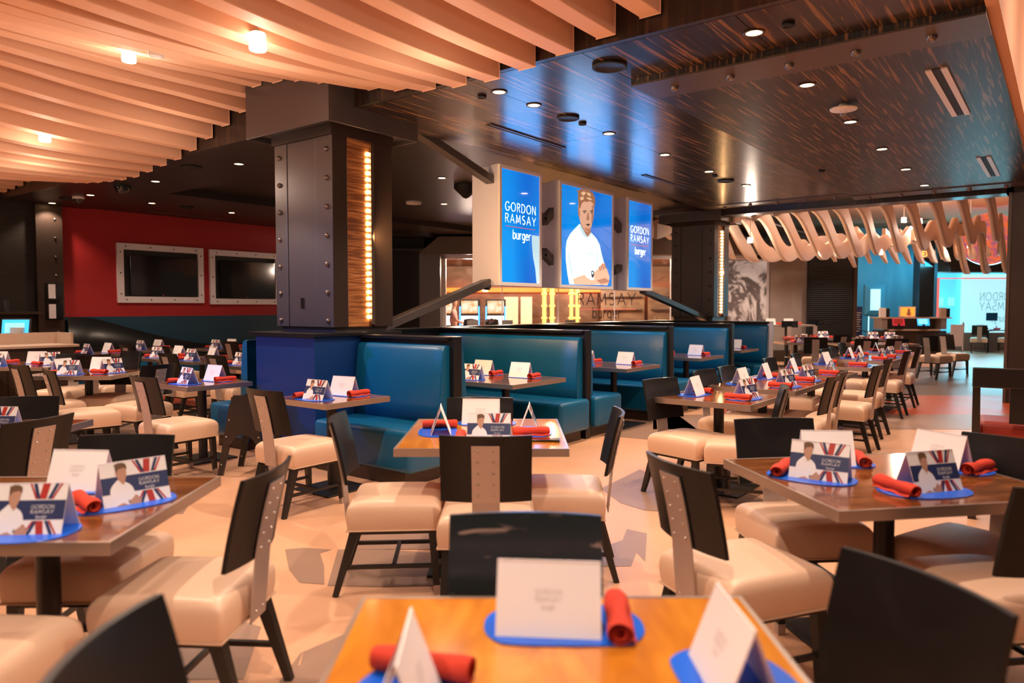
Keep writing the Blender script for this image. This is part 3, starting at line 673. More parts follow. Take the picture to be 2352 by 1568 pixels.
# ================================================================== TABLE SETTINGS
def card_master():
    w=.118; hh=.155; b=.058; t=.0015
    m=MB()
    for sgn in (-1,1):
        V=[(-w,sgn*b,0),(w,sgn*b,0),(w,0,hh),(-w,0,hh)]; V2=[(x,y-sgn*t*1.5,z) for x,y,z in V]
        m.add(V+V2,[(0,1,2,3),(7,6,5,4),(0,1,5,4),(1,2,6,5),(2,3,7,6),(3,0,4,7)])
    o=m.build('tent_card','card')
    # printed side (local +y)
    L_=math.hypot(b,hh)
    def pl(u,v,lay=1):   # u -1..1 left->right seen from +y ; v 0..1
        x=-u*w; y=b*(1-v)+ .0006*lay*hh/L_; z=hh*v+.0006*lay*b/L_; return (x,y,z)
    m=MB()
    def R_(u0,u1,v0,v1,mi,lay=1): m.face([pl(u0,v0,lay),pl(u1,v0,lay),pl(u1,v1,lay),pl(u0,v1,lay)],mi)
    R_(-1,1,.28,.66,1)
    for (a0,a1,b0,b1,mi) in ((.30,.42,.40,.46,2),(.46,.54,.46,.50,1)): pass
    for (u0,u1,w0,w1,mi) in ((.42,.36,.10,.10,2),(.10,.26,.05,.05,1),(.72,.54,.05,.05,1),(-.02,.20,.03,.03,2),(.84,.62,.03,.03,2)):
        m.face([pl(u1-w1,.68,1),pl(u1+w1,.68,1),pl(u0+w0,1,1),pl(u0-w0,1,1)],mi)
        m.face([pl(u0-w0,0,1),pl(u0+w0,0,1),pl(u1+w1,.26,1),pl(u1-w1,.26,1)],mi)
    def fp(u,v,lay): return pl(-.86+u*1.0, -.06+v*1.02, 1+lay*.5)
    figure(m,fp,idx=(3,3,4,4,5,5,5),detail=False)
    T=lambda a,b_: pl(a/w,b_/L_,3)
    put_text(m,'GORDON',.0115,T,.10,.2,3,width=.072,cx=.048,cy=.082); put_text(m,'RAMSAY',.0115,T,.10,.2,3,width=.072,cx=.048,cy=.066); put_text(m,'burger',.010,T,.12,.15,3,width=.034,cx=.048,cy=.051)
    m.build('printed_face',['card','navy','pred','card','skin','hair'],o)
    m=MB()
    def pb(a,b_): v=b_/L_; return (a,-(b*(1-v))-.0012,hh*v+.0004)
    for k,(s_,ww,cy) in enumerate((('GORDON',.06,.092),('RAMSAY',.06,.076),('burger',.03,.060))): put_text(m,s_,.011,pb,.09,.2,0,width=ww,cy=cy)
    m.build('faint_lettering','faint',o)
    return o
CARD=card_master()
def mat_master():
    pts=[]
    for i in range(40):
        t=2*math.pi*i/40; x=.185*math.copysign(abs(math.cos(t))**.75,math.cos(t)); y=.125*math.copysign(abs(math.sin(t))**.85,math.sin(t))
        if y<-.095: y=-.095-(abs(y)-.095)*.3
        pts.append((x,y))
    o=MB().prism(pts,0,.004).build('placemat','mat',bevel=.0015); return o
PMAT=mat_master()
def nap_master():
    m=MB(); n=20; k=22
    def fn(u,v):   # rolled cloth with a spiral end and slight sag
        a=u*2*math.pi; s=v; r_=.024*(1+.10*math.sin(s*9+1)+.05*math.cos(a*3+s*6))
        if s<.03 or s>.97: r_*=.93
        x=r_*1.15*math.cos(a); z=.024+r_*math.sin(a)*.98
        return (x,-.105+.21*s,max(.0005,z))
    m.grid(fn,n,k)
    for s,y in ((-1,-.105),(1,.105)):   # spiral ends
        pr=None
        for i in range(41):
            t=i/40; a=t*2*math.pi*2.4; r_=.0235*(1-t*.85)
            p0=(r_*math.cos(a),y-s*.03*t*.6,.024+r_*math.sin(a)); p1=(r_*.8*math.cos(a),y-s*.012,.024+r_*.8*math.sin(a))
            if pr: m.face([pr[0],p0,p1,pr[1]],0,True)
            pr=(p0,p1)
    # loose outer flap
    m.grid(lambda u,v:(.026+.010*u,-.1+.2*v,.010-.008*u+.002*math.sin(v*14)),3,16)
    return m.build('napkin_roll','napkin')
NAP=nap_master()
USED={}
def use(master,key,loc,rz):
    if key not in USED: USED[key]=1; o=master
    else: o=copy_tree(master)
    o.location=loc; o.rotation_euler=(0,0,rz); return o
CARD_KIDS=None
def setting_at(x,y,ang,z,seed):
    """ang = world direction from table centre to the diner"""
    rnd=random.Random(seed); rz=ang-math.pi/2+rnd.uniform(-.08,.08)
    c,s=math.cos(rz),math.sin(rz)
    def w(lx,ly): return (x+lx*c-ly*s,y+lx*s+ly*c)
    a=use(PMAT,'m',(x,y,z),rz)
    q=w(-.035,-.01+rnd.uniform(-.01,.01)); b=use(CARD,'c',(q[0],q[1],z+.004),rz+rnd.uniform(-.12,.12))
    q=w(.125,.0); d=use(NAP,'n',(q[0],q[1],z+.004),rz+rnd.uniform(-.2,.12))
    return a,b,d
# ------------------------------------------------------------------ tables
def table_master(w,d,wood='table_wood'):
    o=empty('dining_table')
    MB().box(-w/2+.012,w/2-.012,-d/2+.012,d/2-.012,.722,.76).build('tabletop',wood,o)
    m=MB(); 
    for q_ in ((-w/2,w/2,-d/2,-d/2+.012),(-w/2,w/2,d/2-.012,d/2),(-w/2,-w/2+.012,-d/2+.012,d/2-.012),(w/2-.012,w/2,-d/2+.012,d/2-.012)): m.box(*q_,.718,.761)
    m.build('steel_edge','edge',o)
    n=2 if max(w,d)>1.15 else 1
    for k in range(n):
        off=0 if n==1 else (k-.5)*max(w,d)*.5
        cx,cy=(off,0) if w>d else (0,off)
        MB().cyl((cx,cy,.02),(cx,cy,.718),.042).build('pedestal','leg',o)
        s_=min(w,d)*.34
        MB().box(cx-s_,cx+s_,cy-s_,cy+s_,0,.016).build('foot_plate','leg',o,bevel=.004)
        MB().box(cx-.2,cx+.2,cy-.03,cy+.03,.70,.7175).box(cx-.03,cx+.03,cy-.2,cy+.2,.70,.7175).build('top_bracket','leg',o)
    return o
TM={}
def view(x,y): return (x*cY+y*sY, -x*sY+y*cY)
def table(cx,cy,rot,w,d,phrase,sets,wood='table_wood',label=None,group='dining tables',vs=()):
    key=(round(w,2),round(d,2),wood)
    if key not in TM: TM[key]=table_master(w,d,wood); o=TM[key]
    else: o=copy_tree(TM[key])
    o.location=(cx,cy,0); o.rotation_euler=(0,0,R(rot))
    tag(o,label or ('wooden dining table with steel edge, '+phrase),'table',group)
    L_=[]
    for (lx,ly,ang) in sets:
        a=R(rot); x=cx+lx*math.cos(a)-ly*math.sin(a); y=cy+lx*math.sin(a)+ly*math.cos(a)
        X,Z=view(x,y); L_.append((X/Z,x,y,R(rot+ang)))
    for (X,Z,va) in vs: x,y=vp(X,Z); L_.append((X/Z,x,y,R(va)+YAW))
    L_.sort()
    n=len(L_); nm={1:['only'],2:['left','right'],3:['left','middle','right'],4:['leftmost','second from left','third from left','rightmost'],5:['leftmost','second from left','middle','fourth from left','rightmost']}[n]
    for k,(_,x,y,an) in enumerate(L_):
        a,b,c_=setting_at(x,y,an,.761,int(x*100+y*37))
        seen=math.cos(an-math.atan2(-y,-x))>.15
        pos=' alone' if n==1 else ', '+nm[k]+','
        tag(a,'blue placemat%s on table %s'%(pos,phrase),'placemat','blue placemats')
        tag(b,'%s card%s on table %s'%('printed' if seen else 'white',pos,phrase),'tent card','tent cards')
        tag(c_,'red napkin%s on table %s'%(pos,phrase),'napkin','red napkin rolls')
        if len(c_['label'].split())>16 or len(b['label'].split())>16: print('LONG',b['label'])
    return o
def S4(w,d,i=.19): return [(0,d/2-i,90),(0,-d/2+i,-90),(w/2-i,0,0),(-w/2+i,0,180)]
V37=37.6
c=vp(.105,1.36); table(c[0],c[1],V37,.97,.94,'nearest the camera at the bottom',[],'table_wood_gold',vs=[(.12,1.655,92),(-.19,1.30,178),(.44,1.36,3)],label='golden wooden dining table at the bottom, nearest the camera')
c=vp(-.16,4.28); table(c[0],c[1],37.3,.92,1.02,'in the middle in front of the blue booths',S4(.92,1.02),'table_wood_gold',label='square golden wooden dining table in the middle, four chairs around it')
table(-.61,3.49,47,1.06,.92,'at the right with a steel front edge',[],vs=[(1.30,3.13,232),(1.52,3.42,82),(1.66,2.90,-82),(2.02,3.33,35)])
c=vp(-1.75,2.70); table(c[0],c[1],38,.96,.90,'at the left edge beside the pale chair',[],vs=[(-1.72,2.95,90),(-1.47,2.72,-48),(-1.62,2.36,-92)])
c=vp(-3.22,4.32); table(c[0],c[1],38,.92,.9,'cut off by the left photo edge',[(.18,-.1,-90)])
table(-6.76,3.83,0,.68,.68,'at left in front of the teal bench end',[(.0,-.17,-90),(.0,.17,90)])
table(-4.79,3.84,0,.68,.66,'at the nearest booth bench',[(.0,-.17,-90),(.0,.17,90)])
table(-5.03,5.92,0,1.76,.92,'in the second booth',[(-.46,-.27,-90),(.17,-.27,-90),(-.52,.26,90),(-.02,.26,90),(.5,.24,90)])
table(-5.0,8.15,0,1.7,.9,'in the third booth',[(.1,-.25,-90),(-.1,.25,90),(.5,.25,90)])
table(-5.0,10.4,0,1.65,.9,'in the fourth booth',[(.1,-.25,-90),(-.1,.25,90),(.5,.25,90)])
table(-5.1,12.6,0,1.45,.9,'in the farthest booth',[(.0,-.25,-90),(-.15,.25,90),(.4,.25,90)])
TX=-2.27
for (y0,y1,ph) in ((5.42,6.2,'first in the long right row'),(6.55,7.95,'second in the long right row'),(8.18,8.93,'third in the long right row'),(9.6,10.36,'fourth in the long right row'),(11.0,12.25,'fifth in the long right row'),(12.75,13.5,'sixth in the long right row')):
    d=y1-y0; ss=[(.21,0,0),(-.21,0,180)] if d<1 else [(.21,-d/4,0),(.21,d/4,0),(-.21,-d/4,180),(-.21,d/4,180)]
    table(TX,(y0+y1)/2,0,.8,d,ph,ss)
# left zone
c=vp(-4.80,8.22); table(c[0],c[1],38,.98,.9,'between pale chairs far left',[(-.1,-.24,-90),(.05,.25,90),(.27,-.06,-20),(-.3,.05,170)])
c=vp(-6.35,9.35); table(c[0],c[1],38,1.3,.9,'beside the service counter at far left',[(-.35,.2,90),(-.2,-.22,-90),(.15,.2,90),(.4,-.05,-30)])
table(-10.62,5.50,0,.75,.75,'under the dark soffit at left',[(.0,-.19,-90),(0,.19,90)])
table(-9.72,5.52,0,.75,.75,'behind the pale chairs left of the column',[(.0,-.19,-90),(0,.19,90)])
table(-8.45,5.48,0,.75,.75,'just left of the teal bench end',[(.0,-.19,-90),(0,.19,90)])
table(-12.1,7.3,0,.75,.75,'near the banquette, the farthest right one',[(.0,-.19,-90),(0,.19,90)])
table(-12.9,6.35,0,.75,.75,'near the banquette, the middle one',[(.0,-.19,-90),(0,.19,90)])
table(-12.35,5.25,0,.75,.75,'near the banquette, the left one',[(.0,-.19,-90),(0,.19,90)])
# far right
for (X,Z,r_,ph,ss) in ((6.95,14.7,38,'beyond the right row, left of two',[(0,-.2,-90),(.2,.1,0)]),(7.75,14.9,38,'beyond the right row, right of two',[(0,-.2,-90),(.2,.1,0)]),(6.05,15.5,38,'in front of the black louvred shutter',[(0,-.2,-90),(.25,.1,0)]),(8.6,17.2,38,'in front of the host stand',[(-.2,-.2,-90),(.2,-.2,-90)]),(7.4,17.6,38,'behind the black chairs by the host stand',[(0,-.2,-90),(.2,0,0)]),(15.9,24.3,38,'by the cyan window at far right',[(-.2,0,90),(.15,-.1,0)])):
    c=vp(X,Z); table(c[0],c[1],r_,.8,.8,ph,ss)

# ================================================================== CHAIRS
def chair_master(back_mat='black_wood',nm='dining_chair'):
    o=empty(nm)
    # seat cushion, crowned with soft edges
    m=MB(); W2=.235; D0,D1=-.235,.245; zb,zt=.345,.492
    nu=nv=14
    def edge(t): return 1-abs(2*t-1)**22
    def rm(t): return .5-.5*math.cos(math.pi*t) if False else (.5+.5*math.copysign(abs(2*t-1)**.6,2*t-1))
    def top(u,v): 
        x=-W2+2*W2*rm(u); y=D0+(D1-D0)*rm(v); u=rm(u); v=rm(v); e=min(1,edge(u))*min(1,edge(v)); cr=.022*math.sin(math.pi*u)**.5*math.sin(math.pi*v)**.5
        return (x,y,zt-.022+.022*e+cr*.8)
    m.grid(top,nu,nv)
    per=[(i,0) for i in range(nu)]+[(nu,j) for j in range(nv)]+[(nu-i,nv) for i in range(nu)]+[(0,nv-j) for j in range(nv)]
    V=[];F=[]; K=len(per)
    for lv in range(4):
        t=lv/3
        for (i,j) in per:
            x,y,z=top(i/nu,j/nv); k=1+.03*math.sin(math.pi*t)-.02*t
            V.append((x*k,y*k,z+(zb-z)*t))
    for lv in range(3):
        for i in range(K): F.append((lv*K+(i+1)%K,lv*K+i,(lv+1)*K+i,(lv+1)*K+(i+1)%K))
    m.add(V,F,0,True)
    st=m.build('seat','leather',o,weld=True); sd=st.modifiers.new('s','SUBSURF'); sd.levels=1; sd.render_levels=1
    m=MB()
    for a,b in (((-W2,D0),(W2,D0)),((W2,D0),(W2,D1)),((W2,D1),(-W2,D1)),((-W2,D1),(-W2,D0))): m.cyl((a[0],a[1],zb+.004),(b[0],b[1],zb+.004),.004,n=6)
    m.build('piping','piping',st)
    MB().box(-W2+.02,W2-.02,D0+.02,D1-.02,.325,.344).build('seat_frame','leg',o)
    # backrest : bent panel, hollow side to the sitter
    def bk(u,v,off):
        x=-.215+.43*u; t=v; bow=.036*(1-(2*u-1)**2)
        y=-.235-.055*t-bow+off - .02*t*t
        return (x,y,.585+.325*t)
    m=MB(); n=12; k=6
    m.grid(lambda u,v:bk(1-u,v,.008),n,k); g=MB().grid(lambda u,v:bk(u,v,-.008),n,k); m.add(g.v,g.f,0,True)
    for (fn,nn) in ((lambda s,w:bk(s,1,.008-.016*w),n),(lambda s,w:bk(1-s,0,.008-.016*w),n),(lambda s,w:bk(0,s,.008-.016*w),k),(lambda s,w:bk(1,1-s,.008-.016*w),k)):
        m.grid(fn,nn,1,0,False)
    m.build('backrest',back_mat,o)
    # steel strap behind, from under the seat to the top of the panel
    def sp(z):
        t=(z-.585)/.325
        if t>=0: return -.235-.055*t-.02*t*t-.036-.009
        return -.280+.03*(-t)
    m=MB(); zs=[.345,.45,.585,.66,.74,.80,.865]
    V=[]
    for z in zs:
        y=sp(z); V+=[(-.065,y,z),(.065,y,z),(.065,y-.006,z),(-.065,y-.006,z)]
    F=[]
    for i in range(len(zs)-1):
        for j in range(4): F.append((4*i+(j+1)%4,4*i+j,4*i+4+j,4*i+4+(j+1)%4))
    F+=[(0,1,2,3),(4*len(zs)-1,4*len(zs)-2,4*len(zs)-3,4*len(zs)-4)]
    m.add(V,F); s_=m.build('strap','steel',o)
    q=MB()
    for z in (.84,.785,.73,.675,.62):
        for x in (-.036,.036): rivet(q,(x,sp(z)-.006,z),'-y',.006)
    for x in (-.03,.03): rivet(q,(x,sp(.38)-.006,.38),'-y',.006)
    j=len(s_.data.vertices); me=q; m.add(q.v,q.f,1,True); s_.data=m.mesh('strap',['steel','rivet'])
    # legs
    for sx in (-1,1):
        l=MB().bar((sx*.195,.205,.335),(sx*.20,.225,.0),.045,.03).build('leg','leg',o)
        MB().bar((sx*.2,.2243,.05),(sx*.2,.2255,.0),.036,.034).build('foot_cap','steel',l)
        MB().bar((sx*.19,-.20,.335),(sx*.205,-.30,.0),.048,.03).build('leg','leg',o)
        MB().bar((sx*.197,.215,.15),(sx*.197,-.24,.15),.02,.02).build('stretcher','leg',o)
    MB().bar((-.197,0,.15),(.197,0,.15),.02,.02).build('stretcher','leg',o)
    return o
CH=chair_master(); CHU=[0]
CH2=chair_master('scratch','dining_chair')
CLAB='cream dining chair, '
def chair(px,py,ang,where,zt=.905,master=None,pos=None,group='cream dining chairs'):
    d=(math.cos(R(ang)),math.sin(R(ang)))
    if pos: x,y=pos
    else:
        x,y=at(px,py,zt); x+=d[0]*.33; y+=d[1]*.33
    if master: o=master
    elif CHU[0]==0: o=CH; CHU[0]=1
    else: o=copy_tree(CH)
    o.location=(x,y,0); o.rotation_euler=(0,0,R(ang-90)); tag(o,CLAB+where,'chair',group); return o
def V_(a): return a+37.3      # view-relative heading (0 = to the right, 90 = away)
chair(1115,1003,V_(90),'back to the camera at the middle table')
chair(768,958,V_(4),'left of the middle table, facing right')
chair(1425,946,V_(176),'right of the middle table, facing left')
chair(1103,914,V_(-90),'on the far side of the middle table')
o=chair(1207,1182,V_(-91),'with scratched backrest, behind the nearest table at the bottom',master=CH2)
o=chair(0,0,V_(200),'large dark backrest at the bottom right corner',pos=vp(.60,1.46))
o=chair(0,0,V_(2),'dark backrest at the bottom left corner',pos=vp(-.41,1.27))
chair(628,1076,V_(176),'lit seat, right of the left table')
chair(0,0,V_(88),'only the seat showing in the bottom left corner',pos=vp(-1.66,2.12))
chair(297,1000,V_(-88),'glossy backrest on the far side of the left edge table')
chair(98,962,V_(165),'large riveted strap, above the left edge table')
chair(55,912,V_(-75),'blue reflections, at the left edge behind a printed card')
# near right table
chair(1545,1063,V_(21),'left of the right table, seen from behind')
chair(1773,962,V_(-85),'teal glossy backrest behind the right table')
chair(0,0,V_(98),'dark backrest at the right edge in front of the right table',pos=vp(1.82,2.70))
chair(2330,1008,V_(-150),'dark backrest with blue reflection at the right edge')
# booth tables on the left of the aisle
chair(600,896,90,'at the small table in front of the nearest booth')
chair(322,866,92,'at the small table left of the teal bench end')
# right row, aisle side
for px,py,an,w in ((1806,889,200,'first on the aisle side of the right row'),(1920,864,182,'second on the aisle side of the right row'),(1940,854,184,'third on the aisle side of the right row'),(2022,839,180,'fourth on the aisle side of the right row'),(2045,824,180,'fifth on the aisle side of the right row'),(2088,806,180,'sixth on the aisle side of the right row'),(2114,796,182,'seventh on the aisle side of the right row')):
    chair(px,py,an,w)
for px,py,an,w in ((1511,870,-14,'first on the booth side of the right row'),(1612,850,-6,'second on the booth side of the right row'),(1663,842,0,'third on the booth side of the right row'),(1762,823,0,'fourth on the booth side of the right row'),(1822,813,4,'fifth on the booth side of the right row'),(1889,802,0,'sixth on the booth side of the right row'),(1909,797,0,'seventh on the booth side of the right row'),(1930,788,0,'eighth on the booth side of the right row')):
    chair(px,py,an,w)
# left zone
for px,py,an,w in ((106,850,82,'strap and rivets showing, near the left photo edge'),(369,838,195,'seen from behind, right of the far left table'),(280,820,V_(-90),'blue streak on its backrest, behind the far left table'),(172,813,V_(-90),'in front of the service counter end'),(219,815,190,'turned left, beside the printed cards at far left'),(36,838,95,'dark, partly cut by the left photo edge'),(380,812,92,'below the left wall television'),(490,816,92,'left of the teal bench end, behind the small table'),(524,784,95,'strap showing, farthest back beside the column block'),(289,793,95,'small and dark, far left below the red wall'),(366,795,95,'small and dark, far below the left television'),(306,807,-80,'facing the camera, far left behind the tables')):
    chair(px,py,an,w)
# far right zone
for px,py,an,w in ((1992,778,V_(88),'black backrest to the camera beyond the right row, left one'),(2063,778,V_(92),'black backrest to the camera beyond the right row, right one'),(1874,775,V_(70),'strap showing, in front of the black shutter'),(1938,769,V_(100),'strap showing, behind the eighth booth side chair'),(2128,771,V_(30),'facing right in front of the host stand'),(2166,768,V_(25),'cyan rimmed legs, in front of the host stand')):
    chair(px,py,an,w)
for X,Z,an,w in ((15.35,23.9,V_(60),'left one at the table by the cyan window'),(16.2,23.8,V_(150),'right one at the table by the cyan window')):
    chair(0,0,an,w,pos=vp(X,Z))

# ================================================================== OTHER FURNITURE
# child's high chair at the booth
def high_chair():
    o=empty('high_chair',(*at(582,1082,0),0)); o.rotation_euler.z=R(V_(84))
    for i,x in enumerate((-.19,.19)):
        m=MB(); pts=[]
        out=[(-.24,0),(-.19,0),(-.13,.24)]+[(-.13+.13*math.cos(R(180-a))+.13-.0, .24+.13*math.sin(R(a))) for a in range(20,180,20)]+[(.13,.24),(.19,0),(.24,0),(.12,.62),(.08,.72),(-.08,.72),(-.12,.62)]
        V=[(x-.011,a,b) for a,b in out]+[(x+.011,a,b) for a,b in out]; n=len(out)
        m.add(V,[tuple(range(n))[::-1],tuple(range(n,2*n))]+[(k,(k+1)%n,n+(k+1)%n,n+k) for k in range(n)])
        pn=m.build('side_panel','dark_wood',o)
        for a,b in ((-.12,.5),(.12,.5),(-.15,.35),(.15,.35),(-.2,.1),(.2,.1)): q=MB(); rivet(q,(0,0,0),'-x',.008); q.build('rivet','rivet',pn,loc=(x-.011,a,b))
    MB().box(-.18,.18,-.12,.12,.47,.49).build('seat','dark_wood',o)
    MB().box(-.18,.18,.09,.11,.5,.70).build('backrest','dark_wood',o)
    MB().box(-.18,.18,-.2,-.12,.25,.27).build('footrest','dark_wood',o)
    tag(o,'dark wooden high chair with arched side panel, left of the small booth table','high chair')
high_chair()
# espresso counter chair with red seat, right edge
def bar_chair():
    c=vp(3.62,5.2); o=empty('bar_chair',(*c,0)); o.rotation_euler.z=R(V_(58)-90)
    MB().box(-.24,.24,-.22,.24,.56,.69).build('seat','red_leather',o,bevel=.05,seg=4)
    for s in (-1,1):
        MB().bar((s*.25,-.26,0),(s*.24,-.24,.6),.05,.05).bar((s*.24,-.24,.6),(s*.245,-.30,1.06),.05,.045).build('leg','dark_wood',o)
        MB().bar((s*.23,.24,0),(s*.23,.23,.56),.045,.05).build('leg','dark_wood',o)
    MB().box(-.27,.27,-.325,-.275,.94,1.08).build('top_rail','dark_wood',o,bevel=.008)
    MB().box(-.05,.07,-.31,-.29,.7,.94).build('splat','dark_wood',o)
    MB().bar((-.23,.24,.2),(.23,.24,.2),.03).build('stretcher','dark_wood',o)
    tag(o,'espresso wood bar chair with a red seat, at the right photo edge','bar chair')
bar_chair()
# menu folder and loose sheets
c=at(1245,1010,.765); o=MB().box(-.10,.10,-.04,.04,0,.012).build('check_folder','tv',loc=(c[0],c[1],.761),rz=R(30),bevel=.003); tag(o,'black folder lying on the middle table near its right corner','folder')
c=at(1705,880,.765); m=MB().grid(lambda u,v:(-.1+.2*u,-.06+.12*v,.004+.03*math.sin(u*2.6)*v),10,4); o=m.build('open_card','card',loc=(c[0],c[1],.767),rz=R(40)); tag(o,'white open card lying flat on the second table of the right row','card')
# service counter, monitor, paper napkins
o=empty('service_counter',(-11.9,3.6,0))
MB().box(-.30,.28,-1.6,1.0,0,.92).build('cabinet','brown_panel',o); MB().box(-.32,.33,-1.62,1.06,.92,.955).build('worktop','counter',o,bevel=.004)
MB().box(-.34,-.30,-1.6,1.06,.955,1.12).build('splash_back','counter',o); MB().box(-.32,.2,1.0,1.03,.955,1.12).build('side_screen','counter',o)
for k in range(3):
    d=MB().box(.28,.295,-1.35+k*.75,-.70+k*.75,.08,.88).build('door','brown_panel',o,bevel=.003); MB().cyl((.315,-.78+k*.75,.62),(.315,-.78+k*.75,.76),.007,n=8).build('handle','chrome',d)
tag(o,'low brown service counter with beige top at the left edge','counter')
def monitor(x,y,z,rz,label,mt='pos',sub='pos_w',s=1):
    o=empty('touch_monitor',(x,y,z)); o.rotation_euler.z=rz
    b=MB().box(-.2*s,.2*s,-.02,.02,.09*s,.38*s).build('housing','black',o,bevel=.008); b.rotation_euler.x=R(-14)
    sc_=MB().box(-.18*s,.18*s,-.024,-.021,.11*s,.36*s).build('screen',mt,b)
    MB().box(-.14*s,.12*s,-.026,-.0245,.16*s,.31*s).build('window_panel',sub,sc_)
    MB().box(-.10*s,.10*s,-.08,.10,0,.02).box(-.03,.03,0,.05,.02,.16*s).build('stand','black',o)
    tag(o,label,'monitor'); return o
c=at(34,788,.96); monitor(c[0],c[1]+.0,.956,R(50),'blue touch screen monitor on the service counter at left')
c=at(88,786,.96)
o=empty('paper_napkin_stack',(c[0],c[1],.956)); 
st=MB()
for k in range(14): st.box(-.11+random.uniform(-.006,.006),.11+random.uniform(-.006,.006),-.11,.11,k*.011,k*.011+.009)
st.build('sheets','paper',o,rz=R(40)); tag(o,'low stack of paper napkins beside the blue monitor','napkin stack')
c=at(88,786,.96); o=empty('paper_napkin_stack',(c[0]-.0,c[1]-.24,.956)); st=MB()
for k in range(22): st.box(-.09+random.uniform(-.01,.01),.09+random.uniform(-.01,.01),-.09,.09,k*.011,k*.011+.009)
st.build('sheets','paper',o,rz=R(35)); tag(o,'taller stack of paper napkins behind the low stack','napkin stack')
for i,z in enumerate((1.62,1.27)):
    o=MB().box(0,.12,-.12,.12,0,.30).build('wall_rack','tv',loc=(-14.28,5.33,z),bevel=.004)
    MB().box(.12,.135,-.11,.0,.03,.28).build('clear_pocket','white_metal',o)
    tag(o,'dark rack with clear pocket on the left riveted pillar, the %s one'%('upper','lower')[i],'rack')
o=MB().cyl((0,0,0),(0,0,.05),.035,n=16).cyl((0,0,.05),(0,0,.2),.05,.055,n=16).build('water_glass','glass',loc=(-14.2,4.6,1.42)); tag(o,'drinking glass on the dark shelf at the left edge','glass')
struct(MB().box(-14.4,-14.05,3.5,5.1,1.38,1.42).build('trim_12','brown_panel'))

# ================================================================== GLASS FRONT AND CASINO BEHIND THE SIGNS
def frame_box(mb,X0,X1,Z0,Z1,z0,z1,mi=0):     # box aligned with the angled front
    pts=[vp(X0,Z0),vp(X1,Z0),vp(X1,Z1),vp(X0,Z1)]; mb.prism(pts,z0,z1,mi); return mb
ZG=19.0
struct(frame_box(MB(),-6,-2.36,ZG+.6,ZG+.9,0,3.5).build('wall_back_left','black'))
struct(frame_box(MB(),-2.35,-1.82,ZG-.5,ZG+.2,0,2.829).build('wall_back_end','bronze'))
m=MB(); frame_box(m,-1.85,-1.72,ZG-.05,ZG+.1,0,2.83); frame_box(m,-1.85,6.2,ZG-.05,ZG+.1,2.75,2.83); struct(m.build('window_1','white_metal'))
m=MB(); pr_=[(-2.35,2.83),(-2.35,2.86),(-1.85,3.28),(6.3,3.28),(6.3,2.83)]
V=[(*vp(a,ZG-.52),b) for a,b in pr_]+[(*vp(a,ZG+.2),b) for a,b in pr_]; m.add(V,[(0,1,2,3,4),(9,8,7,6,5)]+[(k,(k+1)%5,5+(k+1)%5,5+k) for k in range(5)])
struct(m.build('wall_back_lintel','band'))
pw=(5.6+1.72)/5; SF=empty('storefront'); tag(SF,'clear storefront glazing behind the lit signs, reading RAMSAY burger','storefront')
for k in range(5):
    o=frame_box(MB(),-1.72+k*pw+.01,-1.72+(k+1)*pw-.01,ZG,ZG+.012,0,2.75).build('glass_panel','glass',SF)
    if k: 
        o=frame_box(MB(),-1.72+k*pw-.012,-1.72+k*pw+.012,ZG-.02,ZG+.03,0,2.75).build('mullion','white_metal',SF)
# black vinyl lettering on the glass
m=MB(); cx=(1393-1176)/FPX*ZG
def pg(u,v): p_=vp(cx+u,ZG-.006); return (p_[0],p_[1],v)
put_text(m,'GORDON',.30,pg,.07,.24,0,width=1.55,cy=1.5+18*ZG/FPX+.25+.2); put_text(m,'RAMSAY',.30,pg,.09,.26,0,width=1.50,cy=1.5+5*ZG/FPX); put_text(m,'burger',.27,pg,.10,.16,0,width=.74,cy=1.5-25*ZG/FPX)
lt=m.build('lettering','darktxt',SF)
m=MB(); m.face([pg(-.76,1.435),pg(.76,1.435),pg(.76,1.445),pg(-.76,1.445)]); m.build('red_line','redline',lt)
# casino beyond
struct(frame_box(MB(),-4,8,27,27.2,0,4).build('wall_back','bronze_warm'))
struct(frame_box(MB(),-4,8,19.4,27,3.0,3.05).build('ceiling_casino','brown_panel'))
o=frame_box(MB(),-3.2,6.4,26.6,26.9,2.05,2.2).build('cove_light','orange_glow'); tag(o,'orange glowing cove line in the casino behind the glass','light')
def slot_machine(X,Z,label):
    c=vp(X,Z); o=empty('slot_machine',(*c,0)); o.rotation_euler.z=YAW
    MB().box(-.32,.32,-.25,.25,0,1.75).build('cabinet','black',o,bevel=.01)
    MB().box(-.26,.26,-.262,-.25,1.30,1.70).build('top_picture','slot',o); MB().box(-.26,.26,-.262,-.25,.93,1.22).build('screen','slotw',o)
    for s in (-1,1): MB().cyl((s*.30,-.27,.55),(s*.30,-.27,1.52),.018,n=8).build('neon_tube','neon',o)
    MB().box(-.3,.3,-.42,-.25,.78,.86).build('button_deck','tv',o)
    tag(o,label,'slot machine','slot machines')
for k,X in enumerate((-2.15,-1.35,-.52)): slot_machine(X,23.4,'slot machine with blue neon edges behind the glass, %s from the left'%ORD[k])
for k,X in enumerate((-1.28,-.62)):
    c=vp(X,22.4); o=empty('casino_stool',(*c,0)); MB().lathe([(.001,.55),(.22,.55),(.24,.6),(.22,.66),(.001,.67)],20).build('seat','tv',o); MB().cyl((0,0,0),(0,0,.55),.04).build('post','chrome',o)
    bk_=MB().lathe([(.001,0),(.2,.0),(.24,.2),(.2,.42),(.001,.46)],18).build('backrest','tv',o); bk_.location=(0,0,.7); bk_.scale=(1,.3,1); bk_.rotation_euler.z=YAW
    tag(o,'dark stool in front of the slot machines, %s from the left'%ORD[k],'stool','casino stools')
